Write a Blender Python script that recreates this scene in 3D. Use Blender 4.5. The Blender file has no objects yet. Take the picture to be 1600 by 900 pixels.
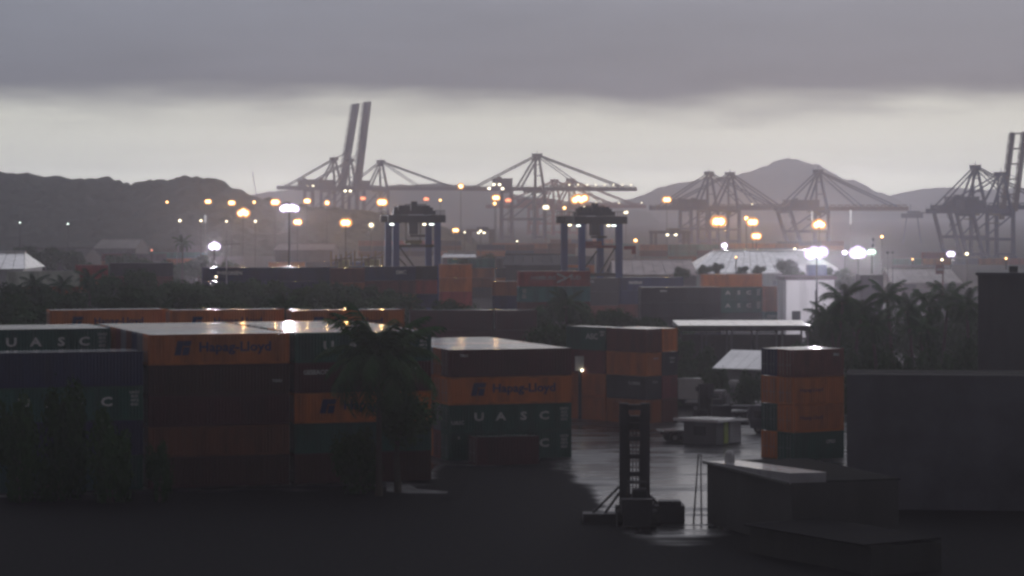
import bpy, bmesh, math, random
from mathutils import Vector, Matrix, noise
random.seed(7)
SC = bpy.context.scene
COL = SC.collection
PI = math.pi

# ------------------------------------------------------------------ camera
F = 4500.0            # focal length in pixels of the 1600 px wide photograph
HC = 23.6             # eye height above the yard
HY = 325.0            # picture row of the horizon
cam = bpy.data.cameras.new('camera')
cam.sensor_width = 36.0
cam.lens = F / 1600.0 * 36.0
cam.shift_y = -(450.0 - HY) / 1600.0
cam.clip_start = 1.0
cam.clip_end = 30000.0
camo = bpy.data.objects.new('camera', cam)
camo.location = (0, 0, HC)
camo.rotation_euler = (PI / 2, 0, 0)
COL.objects.link(camo)
SC.camera = camo

# ------------------------------------------------------------------ render settings
SC.view_settings.view_transform = 'Standard'
SC.view_settings.look = 'None'
SC.view_settings.exposure = 0.0
SC.view_settings.gamma = 1.0
try:
    SC.cycles.use_denoising = True
    SC.cycles.pixel_filter_type = 'BLACKMAN_HARRIS'
    SC.cycles.filter_width = 2.8        # the soft lens of the photograph
    SC.cycles.max_bounces = 5
    SC.cycles.diffuse_bounces = 2
    SC.cycles.glossy_bounces = 2
    SC.cycles.transmission_bounces = 2
    SC.cycles.volume_bounces = 1
    SC.cycles.sample_clamp_indirect = 4.0
    SC.cycles.use_light_tree = True
except Exception as e:
    print(e)

# ------------------------------------------------------------------ world: storm deck over a pale strip of dusk
SUN_EL, SUN_AZ = math.radians(4.0), math.radians(12.0)     # behind the cranes
W = bpy.data.worlds.new('World')
SC.world = W
W.use_nodes = True
nt = W.node_tree
nt.nodes.clear()
def N(t, **kw):
    n = nt.nodes.new(t)
    for k, v in kw.items():
        setattr(n, k, v)
    return n
def Lk(a, b):
    nt.links.new(a, b)
def M(op, a, b=None, c=None):
    n = N('ShaderNodeMath', operation=op)
    for i, v in enumerate((a, b, c)):
        if v is None: continue
        if isinstance(v, (int, float)): n.inputs[i].default_value = v
        else: Lk(v, n.inputs[i])
    return n.outputs[0]
tc = N('ShaderNodeTexCoord')
sep = N('ShaderNodeSeparateXYZ'); Lk(tc.outputs['Generated'], sep.inputs[0])
el = sep.outputs['Z']
comb = N('ShaderNodeCombineXYZ')
Lk(M('MULTIPLY', sep.outputs['X'], 9.0), comb.inputs[0])
Lk(M('MULTIPLY', sep.outputs['Y'], 9.0), comb.inputs[1])
Lk(M('MULTIPLY', el, 55.0), comb.inputs[2])
nz = N('ShaderNodeTexNoise'); nz.inputs['Scale'].default_value = 1.0
nz.inputs['Detail'].default_value = 4.0; Lk(comb.outputs[0], nz.inputs['Vector'])
comb2 = N('ShaderNodeCombineXYZ')
Lk(M('MULTIPLY', sep.outputs['X'], 30.0), comb2.inputs[0])
Lk(M('MULTIPLY', sep.outputs['Y'], 30.0), comb2.inputs[1])
Lk(M('MULTIPLY', el, 190.0), comb2.inputs[2])
nz2 = N('ShaderNodeTexNoise'); nz2.inputs['Scale'].default_value = 1.0
nz2.inputs['Detail'].default_value = 5.0; Lk(comb2.outputs[0], nz2.inputs['Vector'])
wob = M('ADD', M('MULTIPLY', M('SUBTRACT', nz.outputs[0], 0.5), 0.016), M('MULTIPLY', M('SUBTRACT', nz2.outputs[0], 0.5), 0.007))
e2 = M('ADD', el, wob)
ramp = N('ShaderNodeMapRange', interpolation_type='SMOOTHSTEP')
Lk(e2, ramp.inputs[0]); ramp.inputs[1].default_value = 0.0300; ramp.inputs[2].default_value = 0.0435
deck = N('ShaderNodeMixRGB'); deck.inputs[1].default_value = (0.138, 0.152, 0.186, 1); deck.inputs[2].default_value = (0.245, 0.268, 0.325, 1)
hi = N('ShaderNodeMapRange', interpolation_type='SMOOTHSTEP'); Lk(el, hi.inputs[0]); hi.inputs[1].default_value = 0.06; hi.inputs[2].default_value = 0.42
deck_hi = N('ShaderNodeMixRGB'); Lk(hi.outputs[0], deck_hi.inputs[0]); Lk(deck.outputs[0], deck_hi.inputs[1]); deck_hi.inputs[2].default_value = (0.70, 0.70, 0.78, 1)
dm = N('ShaderNodeMapRange'); Lk(M('ADD', el, M('MULTIPLY', wob, 2.0)), dm.inputs[0]); dm.inputs[1].default_value = 0.036; dm.inputs[2].default_value = 0.085
Lk(dm.outputs[0], deck.inputs[0])
# pale strip under the deck, glowing towards the horizon behind the haze
strip = N('ShaderNodeValToRGB'); sm = N('ShaderNodeMapRange'); Lk(M('ADD', el, M('MULTIPLY', wob, 0.3)), sm.inputs[0]); sm.inputs[1].default_value = 0.0; sm.inputs[2].default_value = 0.04
Lk(sm.outputs[0], strip.inputs[0]); cr = strip.color_ramp
STR = [(0.0, 2.2), (0.25, 2.2), (0.375, 1.7), (0.5, 1.28), (0.75, 0.95), (1.0, 0.88)]
for i, (p, v) in enumerate(STR):
    q = cr.elements[0] if i == 0 else (cr.elements[1] if i == 1 else cr.elements.new(p))
    q.position = p; q.color = (v * 0.93 / 4, v * 0.94 / 4, v * 0.83 / 4, 1)
strip4 = N('ShaderNodeMixRGB', blend_type='MULTIPLY'); strip4.inputs[0].default_value = 1.0; Lk(strip.outputs[0], strip4.inputs[1]); strip4.inputs[2].default_value = (4, 4, 4, 1)
# dusk: the light lies ahead, the deck darkens smoothly overhead and behind
dot = M('ADD', M('MULTIPLY', sep.outputs['X'], math.sin(SUN_AZ)), M('MULTIPLY', sep.outputs['Y'], math.cos(SUN_AZ)))
fz = N('ShaderNodeMapRange', interpolation_type='SMOOTHSTEP'); Lk(dot, fz.inputs[0]); fz.inputs[1].default_value = -0.25; fz.inputs[2].default_value = 0.85
deck2 = N('ShaderNodeMixRGB'); Lk(fz.outputs[0], deck2.inputs[0]); Lk(deck_hi.outputs[0], deck2.inputs[2]); deck2.inputs[1].default_value = (0.118, 0.116, 0.132, 1)
strip2 = N('ShaderNodeMixRGB'); Lk(fz.outputs[0], strip2.inputs[0]); Lk(strip4.outputs[0], strip2.inputs[2]); strip2.inputs[1].default_value = (0.11, 0.11, 0.115, 1)
cl = N('ShaderNodeMixRGB'); Lk(ramp.outputs[0], cl.inputs[0]); Lk(strip2.outputs[0], cl.inputs[1]); Lk(deck2.outputs[0], cl.inputs[2])
bg_cloud = N('ShaderNodeBackground'); Lk(cl.outputs[0], bg_cloud.inputs[0]); bg_cloud.inputs[1].default_value = 1.0
sky = N('ShaderNodeTexSky', sky_type='NISHITA'); sky.sun_disc = False
sky.sun_elevation = SUN_EL; sky.sun_rotation = SUN_AZ
bg_sky = N('ShaderNodeBackground'); Lk(sky.outputs[0], bg_sky.inputs[0]); bg_sky.inputs[1].default_value = 0.05
mx = N('ShaderNodeMixShader'); mx.inputs[0].default_value = 0.98   # nearly complete cloud cover
Lk(bg_sky.outputs[0], mx.inputs[1]); Lk(bg_cloud.outputs[0], mx.inputs[2])
wo = N('ShaderNodeOutputWorld'); Lk(mx.outputs[0], wo.inputs[0])

# ------------------------------------------------------------------ sun, very weak through the cloud
sl = bpy.data.lights.new('sun', 'SUN'); sl.energy = 0.06; sl.angle = math.radians(25); sl.color = (1, 0.93, 0.84)
so = bpy.data.objects.new('sun', sl); COL.objects.link(so)
sd = Vector((math.sin(SUN_AZ) * math.cos(SUN_EL), math.cos(SUN_AZ) * math.cos(SUN_EL), math.sin(SUN_EL)))
so.rotation_euler = (-sd).to_track_quat('-Z', 'Y').to_euler()

# ------------------------------------------------------------------ helpers
def PX(px, D): return (px - 800.0) / F * D
def PZ(py, D): return HC - (py - HY) / F * D
def P(px, py, D): return Vector((PX(px, D), D, PZ(py, D)))
def GD(py): return HC * F / (py - HY)          # distance of the ground seen in row py

class MB:
    """collects shapes into one mesh"""
    def __init__(s): s.v = []; s.f = []; s.m = []
    def add(s, vs, fs, mi=0):
        o = len(s.v); s.v += [tuple(v) for v in vs]
        for f in fs: s.f.append(tuple(o + i for i in f)); s.m.append(mi)
        return s
    def box(s, c, d, rz=0.0, mi=0, top=None):
        hx, hy, hz = d[0] / 2, d[1] / 2, d[2] / 2
        tx, ty = (top if top else (1, 1))
        vs = []
        for z, ax, ay in ((-hz, 1, 1), (hz, tx, ty)):
            for x, y in ((-hx, -hy), (hx, -hy), (hx, hy), (-hx, hy)):
                X, Y = x * ax, y * ay
                vs.append((c[0] + X * math.cos(rz) - Y * math.sin(rz), c[1] + X * math.sin(rz) + Y * math.cos(rz), c[2] + z))
        return s.add(vs, [(0, 3, 2, 1), (4, 5, 6, 7), (0, 1, 5, 4), (1, 2, 6, 5), (2, 3, 7, 6), (3, 0, 4, 7)], mi)
    def bar(s, a, b, w, h=None, w2=None, mi=0, up=(0, 0, 1)):
        a, b = Vector(a), Vector(b); h = h or w; w2 = w2 or 1.0
        d = (b - a)
        if d.length < 1e-6: return s
        d.normalize(); u = Vector(up)
        if abs(d.dot(u)) > 0.98: u = Vector((0, 1, 0))
        x = d.cross(u).normalized(); y = x.cross(d).normalized()
        vs = []
        for p, k in ((a, 1.0), (b, w2)):
            for i, j in ((-1, -1), (1, -1), (1, 1), (-1, 1)):
                vs.append(p + x * (i * w / 2 * k) + y * (j * h / 2 * k))
        return s.add(vs, [(0, 3, 2, 1), (4, 5, 6, 7), (0, 1, 5, 4), (1, 2, 6, 5), (2, 3, 7, 6), (3, 0, 4, 7)], mi)
    def tube(s, pts, rs, n=8, mi=0, cap=True):
        pts = [Vector(p) for p in pts]
        if not isinstance(rs, (list, tuple)): rs = [rs] * len(pts)
        rings = []
        for i, p in enumerate(pts):
            d = (pts[min(i + 1, len(pts) - 1)] - pts[max(i - 1, 0)]).normalized()
            u = Vector((0, 0, 1)) if abs(d.z) < 0.95 else Vector((0, 1, 0))
            x = d.cross(u).normalized(); y = x.cross(d)
            rings.append([p + x * (rs[i] * math.cos(2 * PI * k / n)) + y * (rs[i] * math.sin(2 * PI * k / n)) for k in range(n)])
        vs = [v for r in rings for v in r]; fs = []
        for i in range(len(pts) - 1):
            for k in range(n):
                a = i * n + k; b = i * n + (k + 1) % n
                fs.append((a, b, b + n, a + n))
        if cap:
            fs.append(tuple(range(n - 1, -1, -1))); fs.append(tuple((len(pts) - 1) * n + k for k in range(n)))
        return s.add(vs, fs, mi)
    def disc(s, c, nrm, r, t=0.1, n=10, mi=0):
        nrm = Vector(nrm).normalized(); c = Vector(c)
        return s.tube([c - nrm * t / 2, c + nrm * t / 2], r, n, mi)
    def ball(s, c, r, n=8, m=5, mi=0):
        if not isinstance(r, (tuple, list)): r = (r, r, r)
        vs = [(c[0], c[1], c[2] - r[2])]; fs = []
        for i in range(1, m):
            t = -PI / 2 + PI * i / m
            for k in range(n):
                a = 2 * PI * k / n
                vs.append((c[0] + r[0] * math.cos(t) * math.cos(a), c[1] + r[1] * math.cos(t) * math.sin(a), c[2] + r[2] * math.sin(t)))
        vs.append((c[0], c[1], c[2] + r[2])); T = len(vs) - 1
        for k in range(n):
            fs.append((0, 1 + (k + 1) % n, 1 + k))
            b = 1 + (m - 2) * n
            fs.append((b + k, b + (k + 1) % n, T))
        for i in range(m - 2):
            for k in range(n):
                a = 1 + i * n + k; b = 1 + i * n + (k + 1) % n
                fs.append((a, b, b + n, a + n))
        return s.add(vs, fs, mi)
    def mesh(s, name, mats):
        me = bpy.data.meshes.new(name)
        me.from_pydata(s.v, [], s.f)
        for m in (mats if isinstance(mats, (list, tuple)) else [mats]): me.materials.append(m)
        if any(s.m): me.polygons.foreach_set('material_index', s.m)
        me.update()
        return me
    def build(s, name, mats, parent=None, col=None, smooth=False):
        me = s.mesh(name, mats)
        if smooth: me.polygons.foreach_set('use_smooth', [True] * len(me.polygons))
        return ob(name, me, parent, col)

def ob(name, data, parent=None, col=None, loc=None, rot=None, scl=None):
    o = bpy.data.objects.new(name, data); COL.objects.link(o)
    if parent is not None: o.parent = parent
    if col is not None: o.color = (*col[:3], 1)
    if loc is not None: o.location = loc
    if rot is not None: o.rotation_euler = rot
    if scl is not None: o.scale = scl
    return o
def empty(name, loc=(0, 0, 0), rz=0.0):
    o = ob(name, None); o.location = loc; o.rotation_euler = (0, 0, rz); o.empty_display_size = 0.5
    return o
def tag(o, label, cat, group=None):
    o['label'] = label; o['category'] = cat
    if group: o['group'] = group
    return o
def struct(o):
    o['kind'] = 'structure'; return o

# ------------------------------------------------------------------ materials
MATS = {}
def mat(name, base=(0.5, 0.5, 0.5), rough=0.6, spec=0.5, metal=0.0, objcol=False, dirt=0.0, dscale=0.6, dcol=(0.03, 0.028, 0.025), streak=False, bump=0.0, bscale=5.0, rough_var=0.0):
    if name in MATS: return MATS[name]
    m = bpy.data.materials.new(name); m.use_nodes = True
    t = m.node_tree; b = t.nodes['Principled BSDF']
    b.inputs['Roughness'].default_value = rough; b.inputs['Metallic'].default_value = metal
    b.inputs['Specular IOR Level'].default_value = spec
    if objcol:
        oi = t.nodes.new('ShaderNodeObjectInfo'); src = oi.outputs['Color']
    else:
        rgb = t.nodes.new('ShaderNodeRGB'); rgb.outputs[0].default_value = (*base, 1); src = rgb.outputs[0]
    tcn = t.nodes.new('ShaderNodeTexCoord')
    if dirt > 0:
        mp = t.nodes.new('ShaderNodeMapping'); t.links.new(tcn.outputs['Object'], mp.inputs[0])
        if streak: mp.inputs['Scale'].default_value = (1.0, 1.0, 0.18)
        n1 = t.nodes.new('ShaderNodeTexNoise'); n1.inputs['Scale'].default_value = dscale; n1.inputs['Detail'].default_value = 6; n1.inputs['Roughness'].default_value = 0.65
        if objcol:
            va = t.nodes.new('ShaderNodeVectorMath'); va.operation = 'MULTIPLY_ADD'
            t.links.new(oi.outputs['Random'], va.inputs[0]); va.inputs[1].default_value = (37, 17, 53); t.links.new(mp.outputs[0], va.inputs[2])
            t.links.new(va.outputs[0], n1.inputs['Vector'])
        else:
            t.links.new(mp.outputs[0], n1.inputs['Vector'])
        cr = t.nodes.new('ShaderNodeMapRange'); t.links.new(n1.outputs[0], cr.inputs[0]); cr.inputs[1].default_value = 0.42; cr.inputs[2].default_value = 0.75
        cr.inputs[3].default_value = 0.0; cr.inputs[4].default_value = dirt
        mxn = t.nodes.new('ShaderNodeMixRGB'); t.links.new(cr.outputs[0], mxn.inputs[0]); t.links.new(src, mxn.inputs[1]); mxn.inputs[2].default_value = (*dcol, 1)
        src = mxn.outputs[0]
        if rough_var:
            rr = t.nodes.new('ShaderNodeMapRange'); t.links.new(n1.outputs[0], rr.inputs[0]); rr.inputs[1].default_value = 0.35; rr.inputs[2].default_value = 0.65
            rr.inputs[3].default_value = max(0.02, rough - rough_var); rr.inputs[4].default_value = min(1, rough + rough_var)
            t.links.new(rr.outputs[0], b.inputs['Roughness'])
    if bump > 0:
        n2 = t.nodes.new('ShaderNodeTexNoise'); n2.inputs['Scale'].default_value = bscale; n2.inputs['Detail'].default_value = 4
        t.links.new(tcn.outputs['Object'], n2.inputs['Vector'])
        bp = t.nodes.new('ShaderNodeBump'); bp.inputs['Strength'].default_value = bump; bp.inputs['Distance'].default_value = 0.05
        t.links.new(n2.outputs[0], bp.inputs['Height']); t.links.new(bp.outputs[0], b.inputs['Normal'])
    t.links.new(src, b.inputs['Base Color'])
    MATS[name] = m
    return m
def film(m, w=1.0, r=0.10, ior=1.65):
    b = m.node_tree.nodes['Principled BSDF']; b.inputs['Coat Weight'].default_value = w; b.inputs['Coat Roughness'].default_value = r; b.inputs['Coat IOR'].default_value = ior
    return m
def emit(name, col, strength):
    if name in MATS: return MATS[name]
    m = bpy.data.materials.new(name); m.use_nodes = True
    t = m.node_tree; t.nodes.clear()
    e = t.nodes.new('ShaderNodeEmission'); e.inputs[0].default_value = (*col, 1); e.inputs[1].default_value = strength
    o = t.nodes.new('ShaderNodeOutputMaterial'); t.links.new(e.outputs[0], o.inputs[0])
    MATS[name] = m
    return m

PAINT = mat('container_paint', objcol=True, rough=0.6, spec=0.2, dirt=0.62, dscale=0.7, streak=True)
ROOF = mat('container_roof_wet', objcol=True, rough=0.30, spec=0.8, dirt=0.4, dscale=0.35, rough_var=0.10)
film(ROOF)
PRINT = mat('printed_lettering', objcol=True, rough=0.6, spec=0.3, dirt=0.45, dscale=1.5)
STEEL = mat('painted_steel', objcol=True, rough=0.6, spec=0.18, dirt=0.45, dscale=0.3)
DARKM = mat('dark_rubber', (0.02, 0.02, 0.021), rough=0.8)
GLASSM = mat('dark_glass', (0.03, 0.035, 0.04), rough=0.08, spec=0.6)
WALLM = mat('painted_wall', objcol=True, rough=0.75, spec=0.25, dirt=0.5, dscale=0.25, streak=True, bump=0.2, bscale=2.0)
SHEETM = mat('sheet_roofing', objcol=True, rough=0.28, spec=0.6, dirt=0.45, dscale=0.2, rough_var=0.08)
film(SHEETM, 0.8)
BARKM = mat('bark', (0.07, 0.058, 0.045), rough=0.9, dirt=0.6, dscale=3.0, bump=0.6, bscale=6)

def leafmat(name, a, b):
    m = bpy.data.materials.new(name); m.use_nodes = True
    t = m.node_tree; p = t.nodes['Principled BSDF']; p.inputs['Roughness'].default_value = 0.9; p.inputs['Specular IOR Level'].default_value = 0.06
    g = t.nodes.new('ShaderNodeNewGeometry'); mx2 = t.nodes.new('ShaderNodeMixRGB')
    oi = t.nodes.new('ShaderNodeObjectInfo')
    ad = t.nodes.new('ShaderNodeMath'); ad.operation = 'MULTIPLY_ADD'; t.links.new(oi.outputs['Random'], ad.inputs[0]); ad.inputs[1].default_value = 0.5
    ml = t.nodes.new('ShaderNodeMath'); ml.operation = 'MULTIPLY'; t.links.new(g.outputs['Random Per Island'], ml.inputs[0]); ml.inputs[1].default_value = 0.5
    t.links.new(ml.outputs[0], ad.inputs[2])
    t.links.new(ad.outputs[0], mx2.inputs[0]); mx2.inputs[1].default_value = (*a, 1); mx2.inputs[2].default_value = (*b, 1)
    t.links.new(mx2.outputs[0], p.inputs['Base Color'])
    MATS[name] = m
    return m
LEAF = leafmat('tree_leaf', (0.018, 0.050, 0.016), (0.048, 0.105, 0.034))
PALML = leafmat('palm_leaf', (0.020, 0.053, 0.022), (0.050, 0.108, 0.040))

L_WHITE = emit('lamp_white_violet', (1.0, 0.93, 1.0), 22.0)
L_COOL = emit('lamp_cool', (0.9, 1.0, 0.95), 4.5)
L_WARM = emit('lamp_warm_white', (1.0, 0.88, 0.62), 6.0)
L_SOD = emit('lamp_sodium', (1.0, 0.60, 0.24), 9.0)
MATTE = mat('matte_dark_wall', objcol=True, rough=1.0, spec=0.03, dirt=0.4, dscale=0.3, streak=True)
L_RED = emit('lamp_red', (1.0, 0.33, 0.16), 3.0)
# ------------------------------------------------------------------ ground
def ground_mat(name, base, wet, ripple, dark=0.55):
    m = bpy.data.materials.new(name); m.use_nodes = True
    t = m.node_tree; b = t.nodes['Principled BSDF']
    g = t.nodes.new('ShaderNodeNewGeometry')
    def noise_n(sc, det, rgh=0.6, scale=(1, 1, 1)):
        mp = t.nodes.new('ShaderNodeMapping'); mp.inputs['Scale'].default_value = scale; t.links.new(g.outputs['Position'], mp.inputs[0])
        n = t.nodes.new('ShaderNodeTexNoise'); n.inputs['Scale'].default_value = sc; n.inputs['Detail'].default_value = det; n.inputs['Roughness'].default_value = rgh
        t.links.new(mp.outputs[0], n.inputs['Vector']); return n.outputs[0]
    def mr(s, a, b_, c, d):
        n = t.nodes.new('ShaderNodeMapRange'); t.links.new(s, n.inputs[0]); n.inputs[1].default_value = a; n.inputs[2].default_value = b_; n.inputs[3].default_value = c; n.inputs[4].default_value = d
        return n.outputs[0]
    big = noise_n(0.06, 5, 0.6, (0.55, 1, 1)); fine = noise_n(2.5, 5)
    mid = noise_n(0.30, 4, 0.6, (0.35, 1, 1))
    ad = t.nodes.new('ShaderNodeMath'); ad.operation = 'MULTIPLY_ADD'; t.links.new(mid, ad.inputs[0]); ad.inputs[1].default_value = 0.55; t.links.new(big, ad.inputs[2])
    pud = mr(ad.outputs[0], wet[0], wet[1], 0, 1)
    mx1 = t.nodes.new('ShaderNodeMixRGB'); t.links.new(mr(fine, 0.3, 0.7, 0, 1), mx1.inputs[0]); mx1.inputs[1].default_value = (*[c * dark for c in base], 1); mx1.inputs[2].default_value = (*base, 1)
    t.links.new(mx1.outputs[0], b.inputs['Base Color'])
    t.links.new(mr(pud, 0, 1, wet[2], wet[3]), b.inputs['Roughness'])
    t.links.new(mr(pud, 0, 1, wet[4], 0.5), b.inputs['Specular IOR Level'])
    bp = t.nodes.new('ShaderNodeBump'); bp.inputs['Strength'].default_value = ripple; bp.inputs['Distance'].default_value = 0.03
    t.links.new(fine, bp.inputs['Height']); t.links.new(bp.outputs[0], b.inputs['Normal'])
    return m
ASPH = ground_mat('wet_asphalt', (0.05, 0.048, 0.05), (0.60, 0.80, 0.50, 0.21, 0.30), 0.25)
DIRT = ground_mat('dark_soaked_dirt', (0.022, 0.022, 0.024), (0.98, 1.02, 0.95, 0.25, 0.04), 0.5)

def sheet(name, x0, x1, y0, y1, z, m, nx=2, ny=2):
    b = MB()
    vs = [(x0 + (x1 - x0) * i / nx, y0 + (y1 - y0) * j / ny, z) for j in range(ny + 1) for i in range(nx + 1)]
    fs = [(j * (nx + 1) + i, j * (nx + 1) + i + 1, (j + 1) * (nx + 1) + i + 1, (j + 1) * (nx + 1) + i) for j in range(ny) for i in range(nx)]
    b.add(vs, fs)
    return struct(b.build(name, m))
sheet('ground', -2000, 2000, -40, 7000, 0.0, ASPH)
# the yard in front of the stacks: soaked dirt that gives way to wet asphalt
def yard_wet(x, y):
    y0 = 239.5 + 0.3346 * (x + 30.6) if x < -7 else 265 + 0.3346 * (x + 6)
    if x > 4: y0 = 203 + 62 / (1 + math.exp((x - 6.6) * 1.1)) + (24 / (1 + math.exp(-(x - 17) * 0.9)))
    return 1 / (1 + math.exp(-(y - y0) / 3.2))
def yard_material():
    m = bpy.data.materials.new('yard_ground'); m.use_nodes = True; t = m.node_tree; b = t.nodes['Principled BSDF']
    g = t.nodes.new('ShaderNodeNewGeometry'); at = t.nodes.new('ShaderNodeAttribute'); at.attribute_name = 'wet'
    def nz(sc, det, scale):
        mp = t.nodes.new('ShaderNodeMapping'); mp.inputs['Scale'].default_value = scale; t.links.new(g.outputs['Position'], mp.inputs[0])
        n = t.nodes.new('ShaderNodeTexNoise'); n.inputs['Scale'].default_value = sc; n.inputs['Detail'].default_value = det; t.links.new(mp.outputs[0], n.inputs['Vector']); return n.outputs[0]
    def mr(s, a, b_, c, d):
        n = t.nodes.new('ShaderNodeMapRange'); t.links.new(s, n.inputs[0]); n.inputs[1].default_value = a; n.inputs[2].default_value = b_; n.inputs[3].default_value = c; n.inputs[4].default_value = d; return n.outputs[0]
    def ma(op, p, q):
        n = t.nodes.new('ShaderNodeMath'); n.operation = op
        for i, v in enumerate((p, q)):
            if isinstance(v, (int, float)): n.inputs[i].default_value = v
            else: t.links.new(v, n.inputs[i])
        return n.outputs[0]
    n1 = nz(0.30, 5, (0.5, 1, 1)); n2 = nz(0.06, 4, (0.6, 1, 1)); fine = nz(2.5, 5, (1, 1, 1)); tr = nz(0.9, 3, (0.12, 1, 1))
    w = ma('ADD', at.outputs['Fac'], ma('MULTIPLY', ma('SUBTRACT', n1, 0.5), 1.5))
    wet = mr(w, 0.35, 0.85, 0, 1)
    pud = mr(ma('ADD', ma('MULTIPLY', n1, 0.55), ma('ADD', n2, ma('MULTIPLY', ma('SUBTRACT', tr, 0.5), 0.9))), 0.60, 0.86, 0.52, 0.22)
    mxr = t.nodes.new('ShaderNodeMix'); mxr.data_type = 'FLOAT'; t.links.new(wet, mxr.inputs[0]); mxr.inputs[2].default_value = 0.92; t.links.new(pud, mxr.inputs[3])
    t.links.new(mxr.outputs[0], b.inputs['Roughness']); t.links.new(mr(wet, 0, 1, 0.04, 0.45), b.inputs['Specular IOR Level'])
    c1 = t.nodes.new('ShaderNodeMixRGB'); t.links.new(mr(fine, .3, .7, 0, 1), c1.inputs[0]); c1.inputs[1].default_value = (0.004, 0.004, 0.005, 1); c1.inputs[2].default_value = (0.011, 0.011, 0.013, 1)
    t.links.new(c1.outputs[0], b.inputs['Base Color'])
    bp = t.nodes.new('ShaderNodeBump'); bp.inputs['Strength'].default_value = 0.3; bp.inputs['Distance'].default_value = 0.03; t.links.new(fine, bp.inputs['Height']); t.links.new(bp.outputs[0], b.inputs['Normal'])
    return m
b = MB(); X0, X1, Y0, Y1, CL = -120.0, 75.0, 20.0, 320.0, 1.5; nx, ny = int((X1 - X0) / CL), int((Y1 - Y0) / CL)
b.add([(X0 + CL * i, Y0 + CL * j, 0.004) for j in range(ny + 1) for i in range(nx + 1)], [(j * (nx + 1) + i, j * (nx + 1) + i + 1, (j + 1) * (nx + 1) + i + 1, (j + 1) * (nx + 1) + i) for j in range(ny) for i in range(nx)])
yo = struct(b.build('yard_ground', yard_material()))
ca = yo.data.attributes.new('wet', 'FLOAT', 'POINT'); ca.data.foreach_set('value', [yard_wet(v[0], v[1]) for v in b.v])
APRON = mat('rough_apron', (0.05, 0.048, 0.05), rough=0.95, spec=0.05, dirt=0.5, dscale=0.03)
sheet('port_apron', -1950, 1950, 352, 6950, 0.004, APRON)
# pale puddles in the dirt, their sky shine painted as matte colour
SHINE = mat('worn_concrete', (0.16, 0.16, 0.165), rough=0.8, spec=0.2, dirt=0.9, dscale=0.5)
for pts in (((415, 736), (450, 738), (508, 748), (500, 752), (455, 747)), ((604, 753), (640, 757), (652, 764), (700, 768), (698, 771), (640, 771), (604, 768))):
    b = MB(); b.add([(PX(x, GD(y)), GD(y), 0.010) for x, y in reversed(pts)], [tuple(range(len(pts)))]); struct(b.build('concrete_slab', SHINE))

# ------------------------------------------------------------------ hills
HILLM = mat('forested_hill', (0.05, 0.062, 0.045), rough=1.0, spec=0.05, dirt=0.5, dscale=0.02, dcol=(0.025, 0.03, 0.022))
def hill(name, pts, D, depth, rough, seed, nx=260, ny=26, fine=0.0, cell=40.0):
    pts = sorted(pts)
    def ridge(px):
        if px <= pts[0][0]: return pts[0][1]
        for (a, ya), (c, yc) in zip(pts, pts[1:]):
            if a <= px <= c: return ya + (yc - ya) * (px - a) / (c - a)
        return pts[-1][1]
    vs, fs = [], []
    p0, p1 = pts[0][0], pts[-1][0]
    for j in range(ny + 1):
        t = -1 + 2 * j / ny
        for i in range(nx + 1):
            px = p0 + (p1 - p0) * i / nx
            hz = max(0.0, PZ(ridge(px), D))
            prof = max(0.0, 1 - abs(t) ** 1.6)
            n = noise.noise(Vector((px * 0.02, t * 1.5, seed))) * 0.5 + noise.noise(Vector((px * 0.07, t * 5, seed + 5))) * 0.3
            X_, Y_ = PX(px, D), t * depth
            f = noise.noise(Vector((X_ / cell, Y_ / cell, seed + 9)))
            z = hz * prof * (1 + (0.10 * n if abs(t) > 0.05 else 0.0)) + rough * (abs(f)) * (1 if prof > 0.05 else 0) + fine * (noise.noise(Vector((X_ / cell * 2.7, Y_ / cell * 2.7, seed + 2))))
            if j in (0, ny): z = -0.8
            vs.append((PX(px, D), D + t * depth, max(z, -0.8)))
    for j in range(ny):
        for i in range(nx):
            a = j * (nx + 1) + i
            fs.append((a, a + 1, a + nx + 2, a + nx + 1))
    b = MB(); b.add(vs, fs)
    o = b.build(name, HILLM, smooth=False)
    return struct(o)
hill('near_hill', [(-420, 300), (-200, 262), (-60, 262), (0, 270), (25, 277), (50, 280), (100, 281), (130, 283), (160, 284), (188, 289), (197, 296), (203, 299), (208, 292), (225, 286), (250, 285), (290, 283), (310, 281), (330, 281), (345, 289), (355, 300), (372, 304), (392, 311), (420, 318), (470, 326), (560, 334), (640, 344), (720, 372), (760, 394)], 1600, 190, 4.0, 1.3, nx=420, ny=110, fine=1.8, cell=13.0)
hill('middle_hill', [(340, 318), (430, 300), (520, 292), (610, 292), (690, 287), (740, 292), (800, 304), (860, 312), (930, 322), (1010, 332)], 4600, 420, 5, 4.7)
hill('rounded_hill', [(880, 336), (960, 318), (985, 312), (1010, 304), (1035, 294), (1050, 291), (1090, 285), (1150, 275), (1185, 265), (1205, 257), (1225, 254), (1245, 253), (1262, 256), (1280, 264), (1300, 273), (1320, 282), (1345, 288), (1362, 298), (1380, 308), (1400, 318), (1430, 328), (1500, 336)], 5800, 420, 9, 8.1, nx=400, ny=40, fine=3, cell=60.0)
hill('distant_ridge', [(-400, 318), (0, 312), (400, 306), (700, 310), (1000, 318), (1300, 312), (1390, 306), (1430, 298), (1480, 293), (1540, 297), (1600, 294), (1750, 288), (2000, 312)], 6600, 300, 5, 12.2)

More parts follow.
